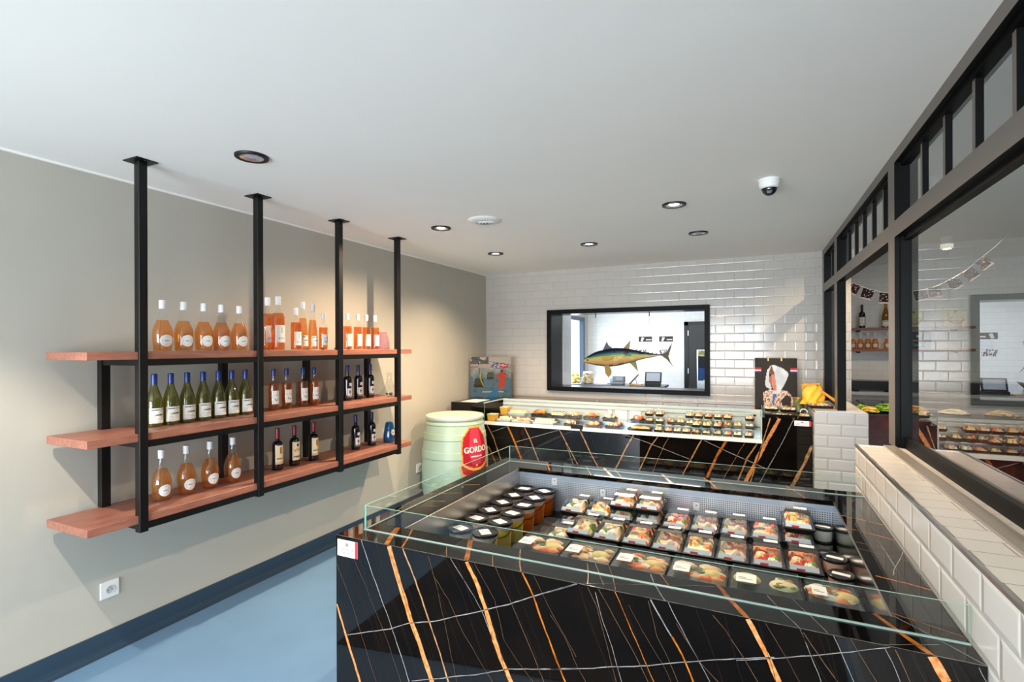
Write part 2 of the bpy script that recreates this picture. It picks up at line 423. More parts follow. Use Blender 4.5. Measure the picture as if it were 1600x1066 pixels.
# back room window and door
f = thing('window_2', 'bright side window of the back room', 'window'); f['kind'] = 'structure'
b = MB()
blue_f = pm('blue_grey_frame', rgb(58, 78, 98), 0.4)
for y in (7.5, 9.3, 11.02): b.box(XL-0.05, XL+0.04, y, y+0.14, 0.3, 2.45)
b.box(XL-0.05, XL+0.03, 7.5, 11.16, 0.3, 0.38); b.box(XL-0.05, XL+0.03, 7.5, 11.16, 2.37, 2.45)
b.build('frame', blue_f, f)
d = thing('door_1', 'black door in the back room', 'door', (-0.76, YR, 0)); d['kind'] = 'structure'
door_m = pm('black_door_paint', rgb(40, 39, 39), 0.45)
b = MB(); b.box(-0.59, -0.51, -0.06, 0, 0, 2.32); b.box(0.51, 0.59, -0.06, 0, 0, 2.32); b.box(-0.59, 0.59, -0.06, 0, 2.24, 2.32); b.build('door_frame', anth_m, d)
b = MB(); b.box(-0.505, 0.505, -0.045, -0.005, 0.01, 2.235); b.build('door_leaf', door_m, d)
for z in (0.35, 1.22, 2.02):
    b = MB(); b.lathe([(0.012, z), (0.012, z+0.11)], 10, cx=-0.505, cy=-0.062); b.build('hinge', steel_m, d)

# ledge wall, pier, glazed partition
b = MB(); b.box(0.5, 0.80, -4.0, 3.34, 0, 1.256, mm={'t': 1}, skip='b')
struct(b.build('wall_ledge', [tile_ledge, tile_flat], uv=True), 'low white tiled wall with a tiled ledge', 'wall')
b = MB(); b.box(0.4975, 0.508, -4.0, 3.343, 1.2475, 1.2585); b.box(0.4975, 0.80, 3.34, 3.345, 1.2475, 1.2585)
struct(b.build('trim_2', steel_m), 'steel edge trim along the tiled ledge', 'trim')
b = MB(); b.box(0.625, 0.677, -4.0, 3.336, 1.256, 1.266)
struct(b.build('trim_3', pm('taupe_aluminium', rgb(150, 142, 132), 0.3, spec=0.6)), 'taupe sill strip under the partition', 'trim')
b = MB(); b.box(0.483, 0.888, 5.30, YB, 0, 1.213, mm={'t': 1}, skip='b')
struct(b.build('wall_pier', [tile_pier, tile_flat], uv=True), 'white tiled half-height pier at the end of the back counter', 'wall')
b = MB(); b.box(0.481, 0.888, 5.298, 5.308, 1.206, 1.215); b.box(0.881, 0.8895, 5.298, YB, 1.206, 1.215); b.box(0.481, 0.489, 5.298, YB, 1.206, 1.215)
struct(b.build('trim_4', steel_m), 'steel edge trim on the tiled pier', 'trim')

g = thing('window_4', 'black steel glazed partition between shop and kitchen', 'window'); g['kind'] = 'structure'
b = MB()
x0, x1 = XR, 0.745
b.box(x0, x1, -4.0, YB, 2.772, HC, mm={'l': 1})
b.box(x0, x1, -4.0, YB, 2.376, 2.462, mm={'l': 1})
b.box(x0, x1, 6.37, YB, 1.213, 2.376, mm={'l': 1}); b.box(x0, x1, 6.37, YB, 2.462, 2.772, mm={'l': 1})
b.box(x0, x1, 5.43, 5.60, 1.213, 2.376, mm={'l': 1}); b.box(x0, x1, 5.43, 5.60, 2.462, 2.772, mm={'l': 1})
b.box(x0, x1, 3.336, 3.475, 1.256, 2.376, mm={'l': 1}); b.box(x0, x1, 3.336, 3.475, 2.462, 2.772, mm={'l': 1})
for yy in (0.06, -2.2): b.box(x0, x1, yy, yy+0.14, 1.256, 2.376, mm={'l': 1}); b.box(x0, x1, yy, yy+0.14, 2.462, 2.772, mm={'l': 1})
b.build('frame', [black_inner, lit_front], g)
b = MB()
b.box(0.715, 0.748, -4.0, 3.336, 1.256, 1.315); b.box(0.715, 0.748, 5.60, 6.37, 1.213, 1.25)
b.box(0.70, 0.748, 3.318, 3.337, 1.256, 2.376); b.box(0.715, 0.748, -4.0, 3.336, 2.352, 2.376)
o = b.build('glazing_bead', black_inner, g)
ys = [3.01-0.318*k for k in range(0, 21)]
ysB = [5.105, 4.78, 4.455, 4.13, 3.805]
ysA = [6.11, 5.85]
for y in ys+ysB+ysA:
    if y > 0.25 or y < 0:
        b = MB(); b.box(0.716, 0.741, y-0.014, y+0.014, 2.462, 2.772, mm={'l': 1}); b.build('muntin', [black_inner, lit_front], g)
b = MB()
b.box(0.706, 0.746, 0.20, 3.336, 2.752, 2.772); b.box(0.706, 0.746, 3.475, 5.43, 2.752, 2.772); b.box(0.706, 0.746, 5.6, 6.37, 2.752, 2.772)
b.build('top_bead', black_inner, g)
for (p, q, z0, z1) in ((0.20, 3.336, 1.31, 2.376), (0.20, 3.336, 2.46, 2.772), (3.475, 5.43, 2.46, 2.772), (5.60, 6.37, 2.46, 2.772), (5.60, 6.37, 1.25, 2.376), (-4.0, 0.06, 1.31, 2.376), (-4.0, 0.06, 2.46, 2.772)):
    b = MB(); b.box(0.728, 0.735, p, q, z0, z1); b.build('pane', pane_m, g)

# ------------------------------------------------------------------ ceiling things
def downlight(x, y, lit, label, power=0, aim=None, r=0.085, blend=0.55, ang=96, col=(1.0, 0.75, 0.50)):
    t = thing('ceiling_light', label, 'light', (x, y, HC), group='recessed downlights')
    b = MB(); b.lathe([(r*0.66, -0.002), (r*0.70, -0.010), (r*0.98, -0.010), (r, -0.004), (r, 0.0)], 40, cap0=False, cap1=False)
    b.build('trim_ring', black_m, t, smooth=True)
    b = MB(); b.lathe([(r*0.70, -0.009), (r*0.5, -0.003), (r*0.42, -0.001)], 32, cap0=False, cap1=False)
    b.build('reflector', pm('silver_reflector', (0.75, 0.76, 0.8), 0.25, metal=0.9), t, smooth=True)
    b = MB(); b.lathe([(r*0.43, -0.0015), (r*0.2, -0.003)], 24, cap0=False)
    b.build('lens', emit_mat('lit_lens', (1.0, 0.93, 0.82), 9.0) if lit and 'lit_lens' not in MATS else (MATS['lit_lens'] if lit else pm('unlit_lens', rgb(190, 190, 205), 0.3)), t, smooth=True)
    if power:
        l = bpy.data.lights.new('downlight', 'SPOT'); l.energy = power; l.spot_size = R(ang); l.spot_blend = blend; l.color = col; l.shadow_soft_size = 0.015
        o = bpy.data.objects.new('lamp', l); C.objects.link(o); o.parent = t; o.location = (0, 0, -0.03)
        if aim: o.rotation_euler = Vector(aim).to_track_quat('-Z', 'Y').to_euler()
    return t
downlight(-2.44, 1.894, False, 'large unlit black ringed downlight nearest the wine rack')
downlight(-2.441, 3.737, True, 'lit downlight on the ceiling beside the white air vent', 175, ang=160, blend=1.0)
downlight(-2.574, 5.03, True, 'lit downlight on the ceiling above the pale green barrel', 66, aim=(-0.12, 0.02, -1), ang=122, blend=0.8)
downlight(-1.495, 4.98, True, 'lit downlight in front of the hatch, above the display case', 88, ang=150, blend=1.0)
downlight(-0.523, 3.868, True, 'brightest lit downlight, in the middle of the ceiling', 215, ang=165, blend=1.0)
downlight(-0.455, 4.93, False, 'unlit black ringed downlight furthest right on the ceiling', 0)
# the lamp over the start of the rack hangs just outside the frame and throws the shelf shadows on the wall
downlight(-2.44, 0.48, True, 'lit downlight above the near end of the wine rack', 124, ang=108, blend=0.35, col=(1.0, 0.88, 0.74))
downlight(-0.50, -0.30, True, 'added fill downlight out of view behind the viewer', 90, ang=120, col=(1.0, 0.88, 0.74))  # unseen lamp, added to brighten the near part of the shop

t = thing('air_vent', 'round white ceiling air vent with a finned middle', 'vent', (-1.975, 3.67, HC))
b = MB(); b.lathe([(0.075, -0.018), (0.10, -0.016), (0.135, -0.006), (0.14, 0.0)], 44, cap0=False, cap1=False); b.build('rim', white_plastic, t, smooth=True)
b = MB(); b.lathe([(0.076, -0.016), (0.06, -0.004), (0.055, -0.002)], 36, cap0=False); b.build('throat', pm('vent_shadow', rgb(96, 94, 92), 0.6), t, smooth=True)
b = MB()
for k in range(14):
    a = 2*PI*k/14; M = Matrix.Rotation(a, 4, 'Z')
    b.box(0.016, 0.074, -0.004, 0.004, -0.018, -0.006, M=M @ Matrix.Rotation(R(35), 4, 'X'))
b.lathe([(0.018, -0.022), (0.02, -0.006)], 16); b.build('fins', white_plastic, t)

t = thing('dome_camera', 'white dome security camera with a dark glass dome', 'camera', (0.088, 3.555, HC))
b = MB(); b.lathe([(0.058, -0.005), (0.060, -0.03), (0.054, -0.05), (0.046, -0.056)], 32, cap1=False); b.lathe([(0.063, 0), (0.063, -0.008)], 32); b.build('housing', white_plastic, t, smooth=True)
b = MB(); b.lathe([(0.043, -0.052)]+[(0.043*math.cos(a), -0.055-0.043*math.sin(a)) for a in [k*PI/20 for k in range(10)]]+[(0.002, -0.098)], 28, cap0=False); b.build('dome', pm('smoked_dome', rgb(16, 16, 18), 0.08, spec=0.7), t, smooth=True)
b = MB(); b.lathe([(0.016, 0), (0.016, 0.012)], 16); o = b.build('lens_ring', pm('grey_lens', rgb(130, 132, 140), 0.2), t); o.location = (0.0, -0.026, -0.080); o.rotation_euler = (R(52), 0, 0)

def socket(y, z, label):
    t = thing('power_socket', label, 'socket', (XL, y, z), group='wall sockets')
    b = MB(); b.box(0, 0.011, -0.05, 0.05, -0.05, 0.05); pt = b.build('plate', white_plastic, t); bevel(pt, 0.004)
    M = Matrix.Rotation(R(90), 4, 'Y')
    b = MB(); b.lathe([(0.0225, 0.0112), (0.0215, 0.0085), (0.0215, 0.0075)], 28, cap0=False)
    o = b.build('recess', pm('socket_grey', rgb(196, 196, 196), 0.5), pt, smooth=True); o.rotation_euler = (0, R(90), 0); o.location = (0.0050, 0, 0)
    for dy in (-0.0095, 0.0095):
        b = MB(); b.lathe([(0.003, 0), (0.003, 0.002)], 10); o = b.build('pin_hole', dark_m, pt); o.rotation_euler = (0, R(90), 0); o.location = (0.0112, dy, -0.002)
    b = MB(); b.lathe([(0.0024, 0), (0.0022, 0.010)], 10); o = b.build('earth_pin', steel_m, pt); o.rotation_euler = (0, R(90), 0); o.location = (0.011, 0, 0.009)
socket(1.735, 0.363, 'white wall socket below the near end of the wine rack')
socket(4.862, 0.413, 'white wall socket close beside the pale green barrel')

# ------------------------------------------------------------------ wine rack
rack = thing('wine_rack', 'black steel wine rack with three red brown wooden shelves on the greige wall', 'rack', (-3.05, 1.677, 0))
ox, oy = -3.05, 1.677
PY = [1.677, 2.415, 3.165, 3.918]
SH = [(1.780, 'top'), (1.330, 'mid'), (0.881, 'low')]
for y in PY:
    b = MB(); b.box(-0.0225, 0.0225, y-oy-0.0225, y-oy+0.0225, 0.790, HC-0.006); post = b.build('post', black_m, rack); bevel(post, 0.002, 1)
    b = MB(); b.box(-0.065, 0.065, y-oy-0.055, y-oy+0.055, HC-0.006, HC)
    for sx in (-1, 1):
        b.lathe([(0.008, HC-0.010), (0.008, HC-0.006)], 10, cx=sx*0.048, cy=y-oy)
    b.build('ceiling_plate', black_m, post)
    b = MB(); b.box(-3.44-ox, -3.395-ox, y-oy-0.0225, y-oy+0.0225, 0.80, 1.738); b.build('wall_post', black_m, rack)
for z, n in SH:
    b = MB(); b.box(-0.0175, 0.0175, 1.66-oy, 3.935-oy, z-0.042-0.036, z-0.042)
    b.box(-3.435-ox, -3.40-ox, 1.66-oy, 3.935-oy, z-0.042-0.036, z-0.042)
    for y in PY: b.box(-3.42-ox, 0, y-oy-0.0175, y-oy+0.0175, z-0.042-0.0355, z-0.0425)
    b.build('shelf_rail', black_m, rack)
    b = MB(); b.box(-3.435-ox, 0.010, 1.415-oy, 4.125-oy, z-0.042, z); o = b.build('shelf_board', wood_m, rack); bevel(o, 0.0015, 1)

# ------------------------------------------------------------------ bottles
def cyl_patch(mb, r, z0, z1, half, nu, nv, colf=None, keep=None, r2=None, az=0.0):
    # a patch lying on a round body, centred on azimuth az; u runs left to right as seen from outside
    def fn(u, v):
        a = az+(u-0.5)*2*half; rr = r+((r2-r)*v if r2 else 0)
        return (rr*math.cos(a), rr*math.sin(a), z0+(z1-z0)*v)
    mb.grid(fn, nu, nv, colf, keep=keep)
def h2(u, v, k=0): 
    x = math.sin(u*127.1+v*311.7+k*74.7)*43758.5453; return x-math.floor(x)
W_ = (238, 236, 230)
def lab_round(u, v):
    d = math.hypot(u-0.5, v-0.5)
    if 0.34 < d < 0.37: return (190, 196, 206)
    if abs(v-0.5) < 0.035 and abs(u-0.5) < 0.2: return (150, 160, 176)
    return W_
def lab_white(u, v):
    if 0.84 < v < 0.9 and 0.15 < u < 0.85 and h2(int(u*22), 1) > 0.3: return (120, 122, 130)
    if 0.5 < v < 0.58 and 0.42 < u < 0.85: return (52, 72, 70) if h2(int(u*30), 3) > 0.2 else (110, 150, 90)
    if 0.46 < v < 0.6 and 0.25 < u < 0.42: return (168, 205, 150)
    if v < 0.4 and int(v*30) % 3 == 0 and 0.15 < u < 0.8 and h2(int(u*24), int(v*30)) > 0.35: return (190, 190, 196)
    return W_
def lab_tall(u, v):
    if abs(u-0.5) < 0.06 and 0.55 < v < 0.88: return (196, 150, 130)
    if 0.2 < v < 0.3 and 0.2 < u < 0.8 and h2(int(u*20), int(v*30)) > 0.4: return (180, 176, 172)
    return W_
def lab_script(u, v):
    if 0.62 < v < 0.72 and 0.2 < u < 0.8 and h2(int(u*18), 5) > 0.25: return (96, 98, 120)
    d = math.hypot((u-0.5)*0.8, v-0.42)
    if 0.12 < d < 0.17 and v < 0.42: return (60, 66, 96)
    return W_
def lab_black(u, v):
    if v > 0.62: return (26, 26, 60) if (u < 0.3 or (u < 0.75 and v < 0.78)) else (230, 228, 222)
    d = math.hypot(u-0.5, (v-0.38)*1.2)
    if d < 0.2 and h2(int(u*9), int(v*12)) > 0.25: return (34, 36, 96)
    if v < 0.12: return (120, 120, 130)
    return (232, 230, 224)
def lab_red(u, v):
    if math.hypot((u-0.6)*0.9, (v-0.72)*0.75) < 0.15: return (206, 150, 70) if u > 0.56 else (150, 84, 34)
    if math.hypot((u-0.66)*1.1, (v-0.64)*0.9) < 0.13: return (224, 184, 110)
    if 0.24 < v < 0.34 and 0.15 < u < 0.9 and h2(int(u*16), 2) > 0.3: return (150, 130, 110)
    if v < 0.18 and int(v*40) % 2 == 0: return (200, 180, 150)
    return (226, 212, 176)
def lab_mmm(u, v):
    d = math.hypot(u-0.55, (v-0.86)*1.0)
    if d < 0.12: return (190, 150, 60) if v > 0.86 else (40, 30, 24)
    if abs(v-(0.56+0.05*math.sin(u*16))) < 0.045 and 0.12 < u < 0.9: return (196, 138, 66)
    return (226, 212, 176)
def lab_green(u, v):
    if 0.8 < v < 0.88 and 0.2 < u < 0.8: return (150, 170, 160)
    return (226, 240, 226)
rose_m = thin_glass('rose_wine', (0.98, 0.64, 0.32), gain=0.15, body=(0.95, 0.48, 0.15), bodyfac=0.14)
rose_deep = thin_glass('deep_rose_wine', (0.93, 0.50, 0.22), gain=0.15, body=(0.80, 0.30, 0.08), bodyfac=0.14)
olive_gl = thin_glass('olive_bottle_glass', (0.50, 0.48, 0.13), gain=1.5, body=(0.30, 0.30, 0.05), bodyfac=0.25)
dark_gl = pm('near_black_bottle_glass', rgb(14, 12, 16), 0.07, spec=0.65)
amber_gl = thin_glass('amber_bottle_glass', (0.62, 0.38, 0.08), gain=1.4, body=(0.5, 0.28, 0.03), bodyfac=0.4)
cap_w = pm('white_capsule', rgb(236, 236, 238), 0.35)
cap_b = pm('blue_capsule', rgb(28, 52, 128), 0.3)
cap_n = pm('navy_capsule', rgb(34, 40, 92), 0.35)
cap_r = pm('red_capsule', rgb(128, 20, 30), 0.32)
def arc(z0, r0, z1, r1, n=7):   # a rounded shoulder from body radius r0 at z0 to neck radius r1 at z1
    return [(r1+(r0-r1)*math.cos(k*PI/2/n), z0+(z1-z0)*math.sin(k*PI/2/n)) for k in range(n+1)]
PROFS = {
 'bulb': [(0.044, 0), (0.048, 0.004), (0.0485, 0.015), (0.051, 0.04), (0.0545, 0.085), (0.0545, 0.105), (0.051, 0.128), (0.044, 0.15), (0.034, 0.175), (0.025, 0.20), (0.019, 0.225), (0.0158, 0.248), (0.0158, 0.30)],
 'square': [(0.034, 0), (0.037, 0.004), (0.0375, 0.02), (0.0375, 0.185)]+arc(0.185, 0.0375, 0.222, 0.0145)[1:]+[(0.014, 0.25), (0.0138, 0.31)],
 'burgundy': [(0.040, 0), (0.044, 0.004), (0.0445, 0.02), (0.0445, 0.135), (0.041, 0.165), (0.033, 0.195), (0.0235, 0.222), (0.0165, 0.25), (0.0145, 0.272), (0.0142, 0.312)],
 'cone': [(0.036, 0), (0.039, 0.004), (0.0395, 0.02), (0.038, 0.12), (0.033, 0.19), (0.026, 0.25), (0.019, 0.295), (0.0150, 0.325), (0.0145, 0.375)],
 'bordeaux': [(0.035, 0), (0.038, 0.004), (0.0385, 0.02), (0.037, 0.18)]+arc(0.18, 0.037, 0.215, 0.0145)[1:]+[(0.0142, 0.24), (0.0140, 0.308)],
}
def inset(prof, d, zmax):
    out = [(max(r-d, 0.002), z+0.004) for r, z in prof if z+0.004 <= zmax]
    # top of the liquid
    for (r0, z0), (r1, z1) in zip(prof, prof[1:]):
        if z0 < zmax-0.004 <= z1 and z1 > z0:
            f = (zmax-0.004-z0)/(z1-z0); out.append((max(r0+(r1-r0)*f-d, 0.002), zmax))
    return out
BOT = {}
def bottle_proto(kind, prof, sc, glass, wine, cap, capz, labf, lz, half, fill=0.2, keep=None, lab_r=None, scr=1.0):
    P = [(r*sc*scr, z*sc) for r, z in PROFS[prof]]; H = P[-1][1]
    b = MB(); b.lathe(P, 30); gm = b.mesh(kind+'_glass', glass, smooth=True)
    parts = [('glass_body', gm)]
    if wine:
        b = MB(); b.lathe(inset(P, 0.003, fill*sc), 26); parts.append(('wine', b.mesh(kind+'_wine', wine, smooth=True)))
    b = MB(); cr = P[-1][0]+0.0022
    b.lathe([(cr, capz*sc), (cr+0.0004, H-0.004), (cr-0.001, H+0.002), (cr-0.004, H+0.003)], 24); parts.append(('capsule', b.mesh(kind+'_capsule', cap, smooth=True)))
    if labf:
        def rad(z):
            for (r0, z0), (r1, z1) in zip(P, P[1:]):
                if z0 <= z <= z1: return r0+(r1-r0)*((z-z0)/max(z1-z0, 1e-6))
            return P[0][0]
        z0, z1 = lz[0]*sc, lz[1]*sc
        b = MB()
        b.grid(lambda u, v: ((rad(z0+(z1-z0)*v)+0.0009)*math.cos((u-0.5)*2*half), (rad(z0+(z1-z0)*v)+0.0009)*math.sin((u-0.5)*2*half), z0+(z1-z0)*v), 22, 24, labf, keep=keep)
        if labf is lab_mmm:
            r = rad(z0)+0.0014
            add_text(b, 'MMM', 0.026, lambda a, c: (r*math.cos(a/r*1.0), r*math.sin(a/r), z0+0.024+c), 0, sx=0.92, bold=0.0006, col=(30, 24, 20))
        parts.append(('label', b.mesh(kind+'_label', paint_m, smooth=True)))
    BOT[kind] = parts
def put_bottle(kind, name, x, y, z, label, group, az=-0.12, cat='bottle'):
    t = thing(name, label, cat, (x, y, z+0.0006), az, group)
    body = None
    for n, me in BOT[kind]:
        o = bpy.data.objects.new(n, me); C.objects.link(o); o.parent = body if n == 'label' else t
        body = body or o
    return t
rk = lambda u, v: math.hypot((u-0.5), (v-0.5)) < 0.5
bottle_proto('bulb', 'bulb', 1.0, bottle_glass, rose_m, cap_w, 0.252, lab_round, (0.028, 0.098), 0.66, 0.185, keep=rk)
bottle_proto('magnum', 'square', 1.27, bottle_glass, rose_deep, cap_w, 0.262, lab_tall, (0.045, 0.145), 0.80, 0.215, scr=0.98)
bottle_proto('square', 'square', 1.03, bottle_glass, rose_deep, cap_w, 0.258, lab_tall, (0.035, 0.135), 0.72, 0.205)
bottle_proto('cone', 'cone', 1.0, bottle_glass, rose_m, cap_w, 0.318, lab_white, (0.03, 0.115), 0.80, 0.25)
bottle_proto('short', 'square', 0.96, bottle_glass, rose_deep, cap_w, 0.258, lab_script, (0.04, 0.13), 0.80, 0.19)
bottle_proto('slim', 'square', 1.0, bottle_glass, rose_deep, cap_w, 0.258, lab_tall, (0.03, 0.135), 0.70, 0.20)
bottle_proto('green', 'burgundy', 1.0, olive_gl, None, cap_b, 0.252, lab_white, (0.022, 0.112), 0.98)
bottle_proto('blue_rose', 'square', 0.99, bottle_glass, rose_deep, cap_b, 0.258, lab_script, (0.05, 0.15), 0.80, 0.2)
bottle_proto('dark', 'bordeaux', 1.0, dark_gl, None, cap_n, 0.245, lab_black, (0.03, 0.155), 0.74)
bottle_proto('red', 'bordeaux', 1.0, dark_gl, None, cap_r, 0.235, lab_red, (0.045, 0.185), 1.0)
bottle_proto('red_mmm', 'bordeaux', 1.0, dark_gl, None, cap_r, 0.235, lab_mmm, (0.045, 0.185), 1.0)
ordn = ['first', 'second', 'third', 'fourth', 'fifth', 'sixth', 'seventh', 'eighth', 'ninth']
for k, y in enumerate((1.859, 1.983, 2.111, 2.230, 2.360)):
    put_bottle('bulb', 'rose_bottle', -3.17, y, 1.78, f'round bellied rose bottle with oval label, {ordn[k]} from the near end of the top shelf', 'round bellied rose bottles')
put_bottle('magnum', 'rose_bottle', -3.17, 2.675, 1.78, 'tall front magnum of rose with white label on the top shelf', 'tall rose bottles')
put_bottle('magnum', 'rose_bottle', -3.30, 2.69, 1.78, 'tall rose magnum half hidden behind another magnum on the top shelf', 'tall rose bottles')
put_bottle('square', 'rose_bottle', -3.16, 2.828, 1.78, 'square shouldered rose bottle between the magnum and the slender bottles', 'tall rose bottles')
put_bottle('cone', 'rose_bottle', -3.20, 2.93, 1.78, 'slender cone necked rose bottle, the taller of two on the top shelf', 'tall rose bottles')
put_bottle('cone', 'rose_bottle', -3.19, 3.020, 1.78, 'slender cone necked rose bottle beside the short script label bottle', 'tall rose bottles').scale = (0.97, 0.97, 0.96)
put_bottle('short', 'rose_bottle', -3.17, 3.111, 1.78, 'short rose bottle with script label next to the third post', 'tall rose bottles')
for k, y in enumerate((3.387, 3.513, 3.624, 3.741)):
    put_bottle('slim', 'rose_bottle', -3.17, y, 1.78, f'slim rose bottle with narrow white label, {ordn[k]} after the third post', 'slim rose bottles')
for k, y in enumerate((1.857, 1.954, 2.055, 2.158, 2.264, 2.361, 2.465)):
    put_bottle('green', 'white_wine_bottle', -3.25, y, 1.33, f'olive green wine bottle with blue capsule, {ordn[k]} of seven on the middle shelf', 'olive green wine bottles')
for k, y in enumerate((2.70, 2.818, 2.975, 3.092)):
    put_bottle('blue_rose', 'rose_bottle', -3.25, y, 1.33, f'rose bottle with blue capsule, {ordn[k]} of four on the middle shelf', 'rose bottles with blue capsules')
for k, y in enumerate((3.47, 3.607, 3.765)):
    put_bottle('dark', 'red_wine_bottle', -3.25, y, 1.33, f'dark wine bottle with navy capsule, {ordn[k]} of three on the middle shelf', 'dark wine bottles with navy capsules')
for k, y in enumerate((1.897, 2.048, 2.203, 2.366)):
    put_bottle('bulb', 'rose_bottle', -3.25, y, 0.881, f'round bellied rose bottle with oval label, {ordn[k]} of four on the bottom shelf', 'round bellied rose bottles')
for k, (y, kd) in enumerate(((2.733, 'red'), (2.890, 'red_mmm'), (3.083, 'red'))):
    put_bottle(kd, 'red_wine_bottle', -3.25, y, 0.881, ['red capped wine bottle with portrait label, nearer of two on the bottom shelf', 'red capped wine bottle whose cream label reads MMM', 'red capped wine bottle with portrait label, further of two on the bottom shelf'][k], 'red capped wine bottles')
for k, y in enumerate((3.57, 3.785)):
    put_bottle('dark', 'red_wine_bottle', -3.25, y, 0.881, ['dark navy capped wine bottle, nearer of the pair on the bottom shelf', 'dark navy capped wine bottle on the bottom shelf beside the blue vase'][k], 'dark wine bottles with navy capsules')
# glassware
def open_vessel(prof, th, n=32):
    b = MB(); inner = [(max(r-th, 0.002), max(z, th)) for r, z in prof][::-1]
    b.lathe(prof+inner, n, cap0=True, cap1=True); return b
pink_gl = thin_glass('pale_pink_glass', (0.92, 0.78, 0.82), gain=1.5, body=(0.8, 0.6, 0.68), bodyfac=0.18)
blue_gl = thin_glass('blue_glass', (0.18, 0.50, 0.78), gain=1.6, body=(0.05, 0.26, 0.5), bodyfac=0.45)
o = open_vessel([(0.066, 0), (0.072, 0.012), (0.070, 0.05), (0.060, 0.10), (0.046, 0.145), (0.042, 0.165)], 0.004).build('pink_vase', pink_gl, smooth='fix', loc=(-3.19, 3.868, 1.7806))
tag(o, 'pale pink glass vase at the far end of the top shelf', 'vase')
t = thing('decanter', 'clear glass decanter at the far end of the middle shelf', 'decanter', (-3.23, 4.02, 1.3306))
open_vessel([(0.085, 0), (0.10, 0.008), (0.098, 0.02), (0.066, 0.06), (0.036, 0.11), (0.023, 0.16), (0.026, 0.205), (0.032, 0.22)], 0.003).build('vessel', bottle_glass, t, smooth='fix')
b = MB()
for k in range(5): b.ball((0.02*math.cos(k*1.9), 0.028*math.sin(k*1.9), 0.014), 0.011, 8, 6)
b.build('cork_stoppers', brown_band, t, smooth=True)
t = thing('blue_vase', 'blue glass vase with a daisy on the bottom shelf', 'vase', (-3.22, 4.005, 0.8816))
open_vessel([(0.054, 0), (0.060, 0.012), (0.060, 0.05), (0.054, 0.10), (0.045, 0.145), (0.038, 0.178), (0.030, 0.19)], 0.005).build('vessel', blue_gl, t, smooth='fix')
b = MB(); Mf = Matrix.Translation((0.058, -0.016, 0.095)) @ Matrix.Rotation(R(80), 4, 'Y')
for k in range(11):
    a = 2*PI*k/11; M2 = Mf @ Matrix.Rotation(a, 4, 'Z') @ Matrix.Translation((0.020, 0, 0))
    i = len(b.v); b.ball((0, 0, 0), 0.011, 7, 5, sc=(1.15, 0.45, 0.2)); b.v[i:] = [tuple(M2 @ Vector(q)) for q in b.v[i:]]
b.build('petals', white_plastic, t, smooth=True)
b = MB(); b.ball((0.062, -0.016, 0.096), 0.011, 10, 7, sc=(0.6, 1, 1)); b.build('flower_centre', pm('orange_pollen', rgb(226, 140, 40), 0.6), t, smooth=True)
